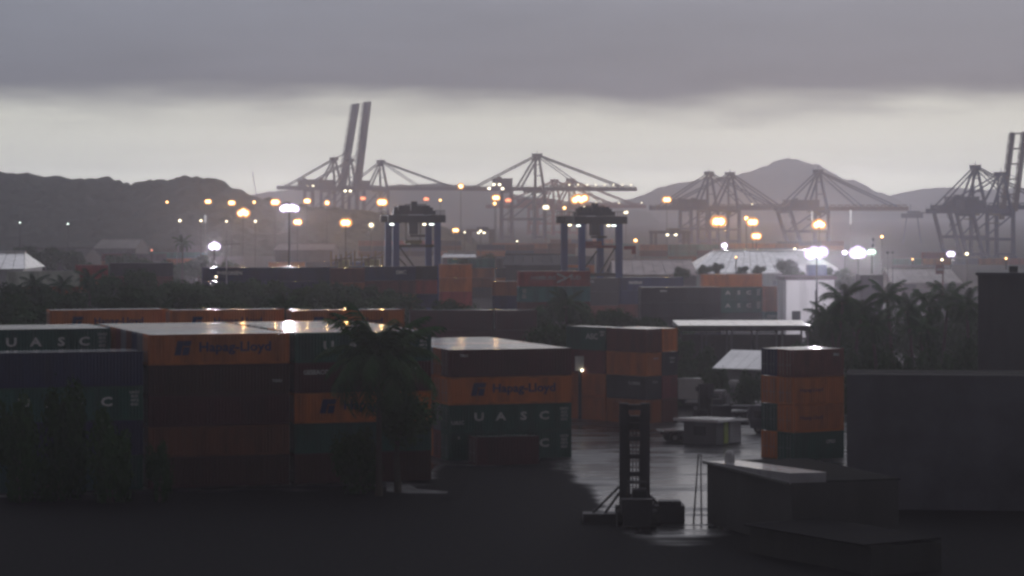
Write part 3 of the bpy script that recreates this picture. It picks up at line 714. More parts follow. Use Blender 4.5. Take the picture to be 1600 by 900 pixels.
# ------------------------------------------------------------------ ship-to-shore cranes
def floodlight_row(parent, pts, m, r=0.7, name='floodlight', down=True):
    for p in pts:
        b = MB(); b.box((p[0], p[1], p[2] + r * 0.7), (r * 1.7, r * 1.7, r * 0.5), mi=0); b.ball(p, (r, r, r * 0.8), 8, 5, mi=1)
        b.build(name, [STEEL, m], parent, (0.2, 0.2, 0.22))
def sts(px, D, girder_y, apex_y, label, colr, gauge=24.0, wy=18.0, back=22.0, out=62.0, raised=None, yaw=25.0, lean=0.0, boomcol=None, lights=None, house=(0, 0), lamps_out=0, lean_x=0.0, tie=4.0, house_dx=0.0, apex_w=3.0, brace=True, apex_dx=-3.0, sc=1.0):
    zg = PZ(girder_y, D) / sc; za = PZ(apex_y, D) / sc; e = empty('quay_crane', (PX(px, D), D, 0), math.radians(yaw)); e.scale = (sc, sc, sc)
    tag(e, label, 'crane', 'ship to shore cranes along the quay')
    g = gauge; zp = zg * 0.42; c = colr; bc = boomcol or colr
    # origin: sea leg line x = 0, land leg x = -g, boom towards +x
    for sx, x0 in (('sea', 0.0), ('land', -g)):
        for s in (-1, 1):
            b = MB(); xt = x0 - (lean if sx == 'land' else 0)
            b.bar((x0, s * wy / 2, 0.9), (xt, s * wy / 2, zg), 2.3, 2.0, 0.85)
            for k in (-2.2, 2.2): b.box((x0 + k * 0, s * wy / 2 + k, 0.5), (1.1, 2.4, 1.0))
            b.build('leg', STEEL, e, c)
    for x0, n in ((0, 'sill_beam'), (-g, 'sill_beam')):
        b = MB(); b.box((x0, 0, 2.2), (1.2, wy - 1.8, 1.6)); b.build(n, STEEL, e, c)
    for s in (-1, 1):
        b = MB(); xa = -g - lean * 0.42 + 0.9
        b.box(((xa - 0.9) / 2, s * wy / 2, zp), (-xa - 0.9, 1.1, 1.9)); b.build('portal_beam', STEEL, e, c)
        if brace:
            b = MB(); b.bar((-g + 0.8, s * wy / 2, zp + 1.2), (-1.0, s * wy / 2, zg - 1.4), 0.8); b.build('brace', STEEL, e, c)
    for x0 in (-0.0, -g - lean):
        b = MB(); b.box((x0, 0, zg - 1.0), (1.3, wy - 1.4, 1.8)); b.build('cross_beam', STEEL, e, c)
    # main girder with rail walkway
    b = MB()
    for s in (-1, 1):
        b.box((-(g + back) / 2 + 1.5, s * tie, zg + 1.3), (g + back + 3.0, 1.5, 3.0))
        for k in range(9): b.bar((-g - back + 1 + k * (g + back) / 9, s * (tie + 1.3), zg + 2.6), (-g - back + 1 + k * (g + back) / 9, s * (tie + 1.3), zg + 3.8), 0.12)
        b.box((-(g + back) / 2, s * (tie + 1.3), zg + 3.8), (g + back, 0.12, 0.12))
    for k in range(6): b.box((-g - back + 2 + k * (g + back - 2) / 5, 0, zg + 1.0), (0.9, tie * 2 - 1.4, 1.2))
    b.build('girder', STEEL, e, c)
    # boom
    b = MB(); hx = 3.2
    for s in (-1, 1):
        b.box((out / 2, s * tie, 0.0), (out, 1.6, 2.9)); n = int(out / 6)
        for k in range(n):
            x0, x1 = out * k / n, out * (k + 1) / n
            b.bar((x0, s * tie, 1.2), ((x0 + x1) / 2, s * tie, 2.7), 0.3); b.bar(((x0 + x1) / 2, s * tie, 2.7), (x1, s * tie, 1.2), 0.3)
        b.box((out / 2, s * tie, 2.8), (out * 0.97, 0.35, 0.35))
    n = int(out / 9)
    for k in range(n + 1): b.box((0.8 + (out - 1.6) * k / n, 0, 0.1), (0.8, tie * 2 - 1.4, 1.0))
    bo = b.build('boom', STEEL, e, bc); bo.location = (hx, 0, zg + 1.3)
    if raised: bo.rotation_euler = (0, -math.radians(raised), 0)
    if lamps_out:
        for k in range(lamps_out):
            m = MB(); m.ball((out * (0.25 + 0.68 * k / max(1, lamps_out - 1)), -tie - 0.9, 3.2), (0.55, 0.55, 0.45), 6, 4); m.build('lamp', L_WARM, bo)
    # apex frame
    zt = zg + 2.5; ax = apex_dx
    for s in (-1, 1):
        b = MB(); b.bar((0, s * (wy / 2 - 1.5), zt - 2), (ax, s * apex_w, za - 1.5), 1.8, 1.7, 0.75)
        b.build('apex_leg', STEEL, e, c)
        b = MB(); b.bar((-g * 0.62, s * tie, zt), (ax, s * apex_w, za - 1.5), 1.2, 1.2); b.build('apex_brace', STEEL, e, c)
        b = MB(); b.bar((-g - back * 0.75, s * tie, zt), (ax, s * apex_w, za - 0.8), 0.8); b.build('backstay', STEEL, e, c)
    for f in (0.35, 0.68):
        z = zt + (za - zt) * f; w = (wy / 2 - 1.5) * (1 - f) + apex_w * f
        b = MB(); b.box((ax * f, 0, z), (0.7, 2 * w - 1.1, 0.7)); b.build('apex_tie', STEEL, e, c)
    b = MB(); b.box((ax, 0, za - 0.8), (4.4, 2 * apex_w + 2.6, 2.4)); b.box((ax, 0, za + 0.35), (4.6, 2 * apex_w + 3.6, 0.25))
    for x in (-2.2, 2.2):
        for y in (-1, 1): b.bar((ax + x, y * (apex_w + 1.6), za + 0.4), (ax + x, y * (apex_w + 1.6), za + 1.6), 0.14)
    b.bar((ax, 0, za + 0.4), (ax, 0, za + 3.2), 0.22); b.build('apex_platform', STEEL, e, c)
    # forestays
    if not raised:
        for s in (-1, 1):
            for fr, w in ((0.42, 0.6), (0.86, 0.85)):
                b = MB(); b.bar((ax, s * apex_w, za - 0.6), (hx + out * fr, s * tie, zg + 3.0), w); b.build('forestay', STEEL, e, c)
    else:
        r = math.radians(raised)
        for s in (-1, 1):
            q = Vector((hx + out * 0.42 * math.cos(r), s * tie, zg + 1.3 + out * 0.42 * math.sin(r)))
            b = MB(); b.bar((ax, s * apex_w, za - 0.6), q, 0.45); b.build('forestay', STEEL, e, c)
    # machinery house and trolley
    L, H = house if house[0] else (13, 5)
    b = MB(); xh = -g * 0.75 - back * 0.3 + house_dx
    b.box((xh, 0, zg + 2.7 + H / 2), (L, 9.5, H)); b.box((xh, 0, zg + 2.7 + H + 0.2), (L + 0.8, 10.3, 0.4)); b.box((xh - L * 0.2, 0, zg + 2.7 + H + 1.0), (2.4, 3, 1.2))
    b.build('machinery_house', STEEL, e, c)
    b = MB(); b.box((-g * 0.35, 0, zg - 0.9), (5.5, 5.2, 1.2)); b.box((-g * 0.35 + 3.9, -2.2, zg - 2.7), (2.6, 2.4, 2.6)); b.bar((-g * 0.35, 1.2, zg - 1.5), (-g * 0.35, 1.2, zg - 6), 0.15); b.bar((-g * 0.35, -0.6, zg - 1.5), (-g * 0.35, -0.6, zg - 6), 0.15)
    b.box((-g * 0.35, 0.3, zg - 6.3), (2.2, 10.0, 0.7)); b.build('trolley', STEEL, e, (0.12, 0.10, 0.11))
    b = MB()
    for i in range(8):
        z0, z1 = 3 + (zg - 4) * i / 8, 3 + (zg - 4) * (i + 1) / 8
        b.bar((-g - 1.6 - lean * z0 / zg, -wy / 2 + (1.6 if i % 2 else -1.6), z0), (-g - 1.6 - lean * z1 / zg, -wy / 2 + (-1.6 if i % 2 else 1.6), z1), 0.5, 0.18)
    b.build('stair', STEEL, e, c)
    for p in (lights or []): floodlight_row(e, [p], L_WARM, 1.15)
    return e
GREYB = (0.07, 0.055, 0.15); PINK = (0.30, 0.06, 0.09); BLUE = (0.04, 0.06, 0.20); DBLUE = (0.028, 0.046, 0.17)
k = 2350 / F
sts(529, 2350, 296, 247, 'grey quay crane with its boom raised, the left of the two raised booms', GREYB, raised=80, out=70, back=26, gauge=26, lights=[(-29, -5, 41.5), (-24, -5, 41.5)], apex_dx=-4)
sts(552, 2300, 297, 249, 'grey quay crane with its boom raised, the right of the two raised booms', GREYB, raised=82.5, out=70, back=24, gauge=24, lights=[(-9, -5.2, 37.3), (-4.6, -5.2, 37.3)], apex_dx=-3)
sts(600, 2480, 297, 251, 'slender quay crane with lowered boom behind the left gantry crane', GREYB, out=70, back=16, gauge=22)
sts(843, 2140, 298, 241, 'tall quay crane in the centre with a long lowered boom and lit backreach', GREYB, out=76, back=34, gauge=27, lights=[(-40, -6, 41.0), (-35.5, -6, 41.0), (-44, -6, 38), (-33, -6, 38)], lamps_out=8, house=(12, 6), apex_dx=-2)
sts(871, 2560, 325, 281, 'reddish quay crane under the long boom of the tall one, left of a pair', PINK, out=62, back=44, gauge=24, boomcol=(0.26, 0.13, 0.15))
sts(896, 2520, 325, 280, 'reddish quay crane under the long boom of the tall one, right of a pair', PINK, out=66, back=30, gauge=24, lamps_out=3)
sts(1113, 1960, 327, 269, 'blue quay crane in front of the rounded hill, left of a pair', BLUE, out=58, back=30, gauge=24, lights=[(-22, -6, 27.5)], sc=0.86)
sts(1146, 1900, 328, 270, 'blue quay crane in front of the rounded hill, right of a pair', BLUE, out=42, back=44, gauge=26, lamps_out=2, sc=0.86)
sts(1284, 1790, 329, 266, 'blue quay crane with a thin red boom on the right slope of the rounded hill', BLUE, out=66, back=14, gauge=22, boomcol=(0.20, 0.08, 0.09), lean=9, house=(24, 4.5), house_dx=4, apex_w=2.2, sc=0.88)
sts(1530, 1400, 327, 259, 'dark blue quay crane with lowered boom near the right edge', DBLUE, out=60, back=14, gauge=20, lean=9, house=(20, 5.0), house_dx=6, apex_w=2.0, sc=0.76)
sts(1570, 1370, 333, 270, 'dark blue quay crane with a raised boom at the right edge', DBLUE, out=50, back=32, gauge=22, raised=81.5, boomcol=(0.10, 0.07, 0.11), tie=6.5, lean=8, sc=0.76)
# mobile harbour crane jib far left
b = MB(); e = empty('harbour_crane', (PX(404, 2500), 2500, 0)); tag(e, 'thin slanted crane jib rising over the left hill beside the quay cranes', 'crane')
b.bar((0, 0, 3), (0, 0, 22), 3.2, 3.2, 0.7); b.box((0, 0, 1.5), (9, 7, 3)); b.build('tower', STEEL, e, GREYB)
b = MB()
for s in (-0.8, 0.8): b.bar((1, s, 20), (-5.5, s * 0.4, 55), 0.5)
for i in range(9): b.bar((1 - 6.5 * i / 9, 0.8, 20 + 35 * i / 9), (1 - 6.5 * (i + 1) / 9, -0.8, 20 + 35 * (i + 1) / 9), 0.3)
b.build('jib', STEEL, e, GREYB)
# landward end platform of a crane boom seen over the haze
e = empty('crane_spreader_platform', (PX(1425, 1900), 1900, 0)); e.name = 'quay_gantry'; tag(e, 'dark lattice platform on two legs between the red boom and the right quay cranes', 'crane')
b = MB()
for x in (-6, 6): b.bar((x, 0, 0), (x * 0.6, 0, 17), 0.7, 0.7)
b.build('leg', STEEL, e, DBLUE)
b = MB(); b.box((0, 0, 18.5), (14, 5, 3)); b.box((1, 0, 20.9), (8, 4, 1.6)); b.bar((-1, 0, 21.6), (-1, 0, 26), 0.3); b.box((7, 0, 20.5), (3, 3, 1)); b.build('platform', STEEL, e, DBLUE)

# ------------------------------------------------------------------ rubber tyred gantry cranes
RB = (0.028, 0.06, 0.21); RD = (0.013, 0.013, 0.016)
def rtg(px_l, px_r, D, top_y, label, red_bar=False, span=21.0, dx=-2.6):
    w = (px_r - px_l) / F * D; zt = PZ(top_y, D)
    e = empty('gantry_crane', (PX((px_l + px_r) / 2, D), D, 0), 0.0); tag(e, label, 'crane', 'rubber tyred gantry cranes'); th = math.atan2(-dx, span); e.rotation_euler = (0, 0, th)
    h = w / 2; tw = 1.45
    for y in (0, span):
        for s in (-1, 1):
            l = MB(); l.bar((s * h, y, 1.9), (s * h, y, zt), tw, 1.3); lo = l.build('leg', STEEL, e, RB)
            l = MB()
            for q in (-1, 1): l.disc((s * h + q * 1.0, y, 0.85), (0, 1, 0), 0.85, 0.7, 12)
            l.build('wheel', DARKM, lo)
        b = MB(); b.box((0, y, 1.6), (w + 3, 1.1, 1.1)); b.build('sill_beam', STEEL, e, RB)
        b = MB(); b.box((0, y, zt + 0.7), (w + 3.6, 1.5, 1.6)); b.build('end_beam', STEEL, e, RD)
    b = MB(); b.box((0, 0, zt * 0.74), (w - tw, 0.5, 0.6)); b.build('tie_beam', STEEL, e, (0.22, 0.04, 0.035) if red_bar else RD)
    b = MB(); b.box((0, 0, zt * 0.43), (w - tw, 0.5, 0.7)); b.build('tie_beam', STEEL, e, RD)
    b = MB(); z0, z1 = zt * 0.73, zt * 0.45
    s = -1 if not red_bar else 1
    b.bar((s * (h - 0.8), 0.3, z0), (s * -(h - 4.2), 0.3, z1), 0.35); b.build('brace', STEEL, e, RD); b = MB(); b.bar((s * (h - 0.8), span - 0.3, z0 - 1), (s * -(h - 4.2), span - 0.3, z1), 0.35); b.build('brace', STEEL, e, RD)
    for s in (-1, 1):
        b = MB(); b.box((s * (h - 0.6), span / 2, zt + 0.65), (1.3, span - 1.6, 1.9)); b.build('girder', STEEL, e, RD)
        b = MB(); b.box((s * (h + 1.2), span / 2, zt + 1.5), (1.0, span, 0.12))
        for i in range(8): b.bar((s * (h + 1.65), i * span / 7, zt + 1.5), (s * (h + 1.65), i * span / 7, zt + 2.6), 0.1)
        b.bar((s * (h + 1.65), 0, zt + 2.6), (s * (h + 1.65), span, zt + 2.6), 0.1); b.build('walkway', STEEL, e, RD)
    # trolley with hoist machinery and hanging cabin
    b = MB(); ty = span * 0.35
    b.box((0, ty, zt + 2.1), (w * 1.02, 5, 0.9)); b.box((-w * 0.24, ty, zt + 3.1), (w * 0.28, 3.6, 1.2)); b.box((w * 0.20, ty, zt + 3.1), (w * 0.36, 3.6, 1.2)); b.box((-w * 0.44, ty, zt + 2.9), (w * 0.08, 2, 1.0)); b.box((0, ty - 1, zt + 3.2), (1.3, 1.3, 2.8)); b.box((w * 0.38, ty, zt + 2.8), (w * 0.15, 3, 0.9))
    b.box((w * 0.05, ty + 1, zt + 3.9), (w * 0.5, 0.2, 0.2)); b.bar((w * 0.3, ty + 1, zt + 3), (w * 0.3, ty + 1, zt + 3.9), 0.2); b.bar((-w * 0.2, ty + 1, zt + 3), (-w * 0.2, ty + 1, zt + 3.9), 0.2); b.disc((w * 0.18, ty - 2.4, zt + 3.0), (0, 1, 0), 0.5, 0.5); b.disc((-w * 0.18, ty - 2.4, zt + 3.0), (0, 1, 0), 0.5, 0.5)
    b.build('trolley', STEEL, e, RD)
    b = MB(); b.box((-0.4, ty - 2.6, zt - 1.3), (2.0, 2.2, 2.9)); b.box((0.6, ty - 2.6, zt - 3.1), (3.4, 1.8, 0.5)); b.box((-0.4, ty - 2.6, zt + 0.55), (1.2, 1.2, 0.9)); cb = b.build('cabin', STEEL, e, RD)
    b = MB(); b.box((-0.4, ty - 3.72, zt - 1.2), (1.7, 0.05, 1.6)); b.build('window', GLASSM, cb)
    b = MB()
    for q in (-1.6, 1.6):
        for y in (-1, 1): b.bar((q, ty + 1.5 + y, zt + 1.4), (q, ty + 1.5 + y, zt * 0.76), 0.10)
    b.build('hoist_rope', STEEL, e, RD)
    b = MB(); b.box((0.0, ty + 1.5, zt * 0.75), (2.0, 11.0, 0.6)); b.box((0, ty + 1.5, zt * 0.75 + 0.6), (3.8, 2.4, 0.7)); b.build('spreader', STEEL, e, (0.3, 0.05, 0.04) if red_bar else (0.2, 0.16, 0.05))
    b = MB(); b.box((h + 1.5, span * 0.25, 3.6), (1.6, 5.0, 2.2)); b.build('engine_house', STEEL, e, RB)
    for x, y, m, wd in ((-h - 1.0, -0.9, L_COOL, 1.0), (-0.6 + 2.2, -0.9, L_WARM, 0.8), (h - 1.4, -0.9, L_COOL, 1.1), (-h + 1.0, span - 1.2, L_WARM, 0.8)):
        b = MB(); b.box((x, y, zt - 0.42), (wd, 0.5, 0.25)); l = b.build('floodlight', STEEL, e, RD)
        b = MB(); b.box((x, y - 0.28, zt - 0.50), (wd * 0.9, 0.06, 0.28)); b.build('lens', m, l)
    if red_bar:
        b = MB(); b.box((h + 2.3, -1.0, zt * 0.73), (2.6, 0.9, 0.8)); b.box((h + 3.2, -1.0, zt * 0.69), (0.8, 0.9, 1.2)); b.build('red_arm', STEEL, e, (0.26, 0.045, 0.04))
    else:
        b = MB()
    return e
rtg(618.5, 683.5, 640, 347, 'left blue gantry crane with dark hoist machinery and lights on top')
rtg(908.5, 967.5, 645, 349, 'right blue gantry crane with a red beam across its legs', red_bar=True, dx=-3.6)
# small hazy gantries further off
def small_gantry(px_l, px_r, D, top_y, label, colr):
    e = empty('gantry_crane', (PX((px_l + px_r) / 2, D), D, 0), 0.12); tag(e, label, 'crane', 'far gantry cranes')
    h = (px_r - px_l) / F * D / 2; zt = PZ(top_y, D)
    for y in (0, 12):
        for s in (-1, 1):
            b = MB(); b.bar((s * h, y, 0), (s * h, y, zt), 1.4); b.build('leg', STEEL, e, colr)
    b = MB()
    for y in (0, 12): b.box((0, y, zt + 0.6), (2 * h + 2, 1.4, 1.4))
    b.box((h * 0.2, 6, zt + 1.8), (5, 10.4, 1.2)); b.build('girder', STEEL, e, colr)
    for x in (-h * 0.3, h * 0.2):
        b = MB(); b.ball((x, -1, zt - 0.6), (0.75, 0.5, 0.4), 6, 4); b.build('floodlight', L_WARM, e)
small_gantry(1024, 1076, 1350, 365, 'hazy gantry crane with two lamps under its beam left of the big pale roof', (0.10, 0.10, 0.13))
small_gantry(735, 770, 1500, 362, 'hazy gantry crane right of the left blue gantry crane', (0.12, 0.12, 0.15))
# ------------------------------------------------------------------ light masts
POLE = mat('galvanised_pole', (0.06, 0.06, 0.065), rough=0.5, spec=0.4)
POLEB = mat('black_pole', (0.012, 0.012, 0.013), rough=0.8, spec=0.1)
HALO = {'o': emit('lit_reflector_sodium', (1.0, 0.42, 0.13), 1.0), 'w': emit('lit_reflector_warm', (1.0, 0.80, 0.55), 0.8), 'c': emit('lit_reflector_cool', (0.75, 1.0, 0.85), 0.8), 'v': emit('lit_reflector_violet', (0.80, 0.66, 1.0), 1.3), 'r': emit('lit_reflector_red', (1.0, 0.3, 0.2), 0.5)}  # soft glow round each lamp, shaped as a dim emissive disc behind it
LM = {'o': (L_SOD, (1.0, 0.55, 0.20)), 'w': (L_WARM, (1.0, 0.88, 0.66)), 'c': (L_COOL, (0.85, 1.0, 0.93)), 'v': (L_WHITE, (0.96, 0.92, 1.0)), 'r': (L_RED, (1, 0.3, 0.15))}
def mast(px, py, D, kind, wpx, n, label, watts=0, vis=True, pole=0.14, group='lamp masts across the terminal', hgt=None, flat=1.25, spread=1.0):
    z = PZ(py, D); u = D / F
    e = empty('light_mast', (PX(px, D), D, 0)); tag(e, label, 'light mast', group)
    m, lc = LM[kind]; big = kind == 'v' and watts > 30000
    b = MB(); b.tube([(0, 0, 0), (0, 0, z * 0.5), (0, 0, z - 0.6)], [pole * 1.5, pole * 1.2, pole], 8); b.build('pole', POLEB if kind in 'vc' else POLE, e)
    wid = wpx * u; r = max(0.22, min(wid / (n * 1.15), wid * 0.34))
    b = MB(); b.box((0, 0, z - 0.35), (max(0.6, wid - r), 0.5, 0.25)); b.build('lamp_bracket', STEEL, e, (0.12, 0.12, 0.13))
    for i in range(n):
        x = 0 if n == 1 else (-0.5 + i / (n - 1)) * (wid - 2 * r) * spread
        dz = 0 if n < 3 else 0.22 * r * (1 if i % 2 else -1)
        b = MB(); b.box((x, 1.15 * r, z + dz), (r * 1.2, r * 0.5, r * 0.9), mi=0); b.ball((x, 0, z + dz), (r * 0.72, r * 0.5, r * 0.54 * flat), 10, 6, mi=1); lp = b.build('lamp', [STEEL, m], e, (0.1, 0.1, 0.1))
        b = MB(); b.ball((x, r * 0.75, z + dz), (r * 1.35, r * 0.3, r * 1.05 * flat), 14, 7); b.build('reflector', HALO[kind], lp)
    if watts:
      for tilt, k in (((-68, 0.6), (66, 0.4)) if big else ((-68, 1.0),)):
        ld = bpy.data.lights.new('lamp_light', 'SPOT'); ld.energy = watts * k * (1.9 if kind == 'o' else 1.0); ld.color = lc; ld.shadow_soft_size = 0.8
        ld.spot_size = math.radians(125); ld.spot_blend = 0.5
        lo = bpy.data.objects.new('lamp_light', ld); COL.objects.link(lo); lo.parent = e; lo.location = (0, (-1.2 * r - 0.8) * (1 if tilt < 0 else -1), z - r * 0.6 - 0.6); lo.rotation_euler = (math.radians(tilt), 0, 0)
    return e
# orange row under the left hill and the left cranes
mast(261, 316, 1500, 'o', 6, 1, 'smallest and leftmost orange lamp in the row before the left hill')
mast(325, 315, 1450, 'o', 10, 2, 'orange lamp second from the left in the row before the left hill', 1500)
mast(362, 317, 1400, 'o', 11, 2, 'orange lamp just above left of the large orange pair', 1500)
mast(380, 332, 1150, 'o', 19, 3, 'large double orange lamp below the row left of the tall white mast', 9000)
mast(397, 316, 1500, 'o', 7, 1, 'small orange lamp above right of the large orange pair')
mast(430, 316, 1300, 'o', 14, 2, 'orange lamp touching the upper left of the tall white mast head', 4000)
mast(480, 314, 1400, 'o', 11, 2, 'orange lamp just right of the tall white mast head', 2500)
mast(511, 317, 1350, 'o', 11, 1, 'single orange lamp left of the raised crane booms', 2500)
mast(597, 316, 1250, 'o', 16, 2, 'bright orange lamp just above the left gantry crane', 6000)
mast(567, 310, 1900, 'r', 9, 2, 'faint reddish lamp pair right of the raised crane booms')
mast(666, 311, 1900, 'r', 9, 2, 'faint reddish lamp pair above right of the left gantry crane')
mast(688, 313, 1700, 'o', 6, 1, 'small pale orange lamp above right of the left gantry crane')
mast(465, 347, 1000, 'o', 13, 2, 'orange lamp low right of the tall white mast pole', 3000)
mast(540, 348, 900, 'o', 17, 2, 'large orange lamp left of the left gantry crane legs', 7000)
mast(580, 352, 1000, 'w', 11, 1, 'single warm white lamp left of the left gantry crane', 1500)
mast(720, 291, 1700, 'o', 12, 1, 'high orange lamp at the left end of the centre crane girder', 3000)
mast(775, 309, 1500, 'o', 12, 2, 'upper orange lamp of two, left of the reddish crane legs', 2500)
mast(773, 318, 1480, 'o', 8, 1, 'lower pale orange lamp of two, left of the reddish crane legs', 1200)
mast(794, 313, 1900, 'r', 10, 2, 'faint reddish lamp pair beside the reddish crane legs')
mast(853, 324, 1600, 'w', 10, 2, 'white lamp pair among the reddish crane legs', 1800)
mast(882, 325, 1600, 'o', 8, 1, 'small orange lamp among the reddish crane legs', 1200)
mast(906, 311, 1650, 'o', 26, 4, 'broad orange lamp cluster under the long centre boom', 16000, spread=1.0)
mast(913, 324, 1600, 'w', 6, 1, 'small white lamp above the right gantry crane trolley')
mast(945, 325, 1700, 'o', 5, 1, 'tiny orange lamp above the right end of the right gantry crane')
mast(978, 332, 1600, 'w', 7, 2, 'small white lamp right of the top of the right gantry crane')
mast(712, 360, 1100, 'o', 10, 2, 'orange lamp low right of the left gantry crane', 2000)
mast(751, 361, 1200, 'w', 6, 1, 'small white lamp between the two gantry cranes')
mast(726, 363, 1200, 'w', 4, 1, 'tiny white lamp right of the low orange one between the gantry cranes')
mast(808, 377, 1000, 'w', 4, 1, 'tiny white lamp above the red lettered container')
mast(993, 376, 1200, 'o', 9, 1, 'small orange lamp just right of the right gantry crane', 1200)
mast(1042, 312, 1650, 'o', 13, 2, 'orange lamp at the left end of the blue crane girder', 3000)
mast(1123, 346, 1150, 'o', 22, 2, 'bright orange lamp pair under the left pair of blue cranes', 12000)
mast(1166, 341, 1200, 'o', 10, 1, 'upper orange lamp of the trio right of the bright pair', 4000)
mast(1176, 347, 1150, 'o', 17, 2, 'lower orange lamp pair of the trio right of the bright pair', 6000)
mast(1182, 369, 950, 'o', 15, 2, 'orange lamp low over the big pale roof', 5000)
mast(1280, 350, 1050, 'o', 20, 3, 'large orange lamp cluster above the dazzling white floodlights', 12000)
mast(1132, 384, 800, 'v', 12, 1, 'white lamp at the left end of the big pale roof ridge', 6000)
mast(1150, 402, 740, 'o', 4, 1, 'tiny orange lamp on the slope of the big pale roof')
mast(1242, 389, 820, 'w', 6, 1, 'small white lamp at the ridge of the big pale roof')
mast(1276, 395, 488, 'v', 34, 4, 'dazzling white floodlight cluster at the right end of the big pale roof', 60000, flat=1.2)
mast(1320, 395, 720, 'v', 10, 1, 'small white floodlight left of the second dazzling cluster', 4000)
mast(1341, 394, 720, 'v', 24, 3, 'second dazzling white floodlight cluster, right of the first', 45000, flat=1.25)
mast(1362, 394, 720, 'c', 13, 2, 'greenish white floodlight right of the second dazzling cluster', 10000)
mast(1378, 370, 900, 'o', 7, 1, 'small orange lamp above right of the dazzling floodlights', 1500)
mast(1486, 397, 900, 'v', 12, 2, 'star like white lamp under the dark blue quay cranes', 6000)
mast(1472, 406, 880, 'w', 6, 1, 'small white lamp left below the star like one')
mast(1511, 397, 900, 'w', 8, 1, 'warm white lamp right of the star like one', 2500)
mast(1426, 405, 900, 'o', 4, 1, 'tiny orange lamp left of the dark blue quay cranes')
mast(1572, 404, 900, 'o', 5, 1, 'tiny orange lamp over the dark block at the right edge')
mast(281, 345, 1150, 'w', 7, 1, 'small white lamp low before the left hill, leftmost of four', 1200)
mast(314, 345, 1150, 'w', 6, 1, 'small white lamp beside a pale post before the left hill')
mast(354, 346, 1150, 'w', 5, 1, 'tiny white lamp below the large orange pair')
mast(399, 346, 1150, 'w', 6, 1, 'small white lamp left of the tall white mast pole')
mast(31, 348, 1250, 'c', 4, 1, 'tiny greenish lamp at the far left before the hill')
mast(106, 350, 1250, 'c', 4, 1, 'tiny greenish lamp left before the hill, right of another')
mast(237, 391, 800, 'r', 4, 1, 'tiny red lamp above the trees at the left')
mast(335, 384, 720, 'v', 17, 3, 'dazzling violet white floodlight above the dark trees at the left', 22000, flat=1.2)
mast(452, 325, 690, 'v', 29, 5, 'tall dark mast with a wide flat white lamp head', 26000, pole=0.2, flat=1.15)
# thin pole with a cross arm and small lamps in front of the navy container
e = empty('light_mast', (PX(354, 505), 505, 0)); tag(e, 'thin pale pole with a cross arm in front of the navy lettered container', 'light mast', 'lamp masts across the terminal')
b = MB(); b.tube([(0, 0, 0), (0, 0, PZ(382, 505))], [0.16, 0.1], 6); b.build('pole', mat('pale_pole', (0.35, 0.35, 0.36), rough=0.5), e)
b = MB(); b.bar((-0.6, 0, PZ(383, 505)), (2.2, 0, PZ(381, 505)), 0.14); b.box((2.2, 0, PZ(381, 505)), (0.5, 0.3, 0.2)); b.build('cross_arm', STEEL, e, (0.2, 0.2, 0.2))
b = MB(); b.ball((-1.8, -0.3, PZ(432.5, 505)), 0.16, 6, 4); b.build('lamp', L_WARM, e); b = MB(); b.bar((0, 0, PZ(432.5, 505)), (-1.8, -0.2, PZ(432.5, 505) + 0.1), 0.07); b.build('lamp_arm', STEEL, e, (0.2, 0.2, 0.2))
# pale posts; the light they catch is an added glowing strip
for px, y0, y1, D, lab in ((321, 336, 348, 1150, 'pale vertical post beside a small white lamp before the left hill'), (1329, 328, 350, 1400, 'pale vertical sign post above the second dazzling floodlight'), (1269, 330, 344, 1400, 'pale slim post left of the large orange lamp cluster')):
    e = empty('sign_post', (PX(px, D), D, 0)); tag(e, lab, 'post')
    z1 = PZ(y0, D); z0 = PZ(y1, D); b = MB(); b.tube([(0, 0, 0), (0, 0, z1)], 0.16, 6); b.build('post', STEEL, e, (0.3, 0.3, 0.3))
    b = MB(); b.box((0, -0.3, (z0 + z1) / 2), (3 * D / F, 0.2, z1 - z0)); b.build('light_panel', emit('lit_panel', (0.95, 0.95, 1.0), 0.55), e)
# mast with round dark heads and small red light right of the floodlights
e = empty('signal_mast', (PX(1364, 760), 760, 0)); tag(e, 'slim mast with two round dark heads above the greenish floodlight', 'mast')
b = MB(); b.tube([(0, 0, 0), (0, 0, PZ(373, 760))], [0.2, 0.12], 6); b.build('pole', POLE, e)
for y in (374, 383):
    b = MB(); b.ball((0, 0, PZ(y, 760)), (0.45, 0.45, 0.55), 8, 5); b.build('round_head', STEEL, e, (0.04, 0.04, 0.06))
for px, lab in ((1387, 'round dark ball head on a thin pole, left of two'), (1395, 'round dark ball head on a thin pole, right of two')):
    e = empty('signal_mast', (PX(px, 760), 760, 0)); tag(e, lab + ' beside the floodlights', 'mast')
    b = MB(); b.tube([(0, 0, 0), (0, 0, PZ(396, 760))], [0.12, 0.08], 6); b.build('pole', POLE, e)
    b = MB(); b.ball((0, 0, PZ(394.5, 760)), (0.5, 0.5, 0.35), 8, 5); b.build('round_head', STEEL, e, (0.04, 0.04, 0.05))
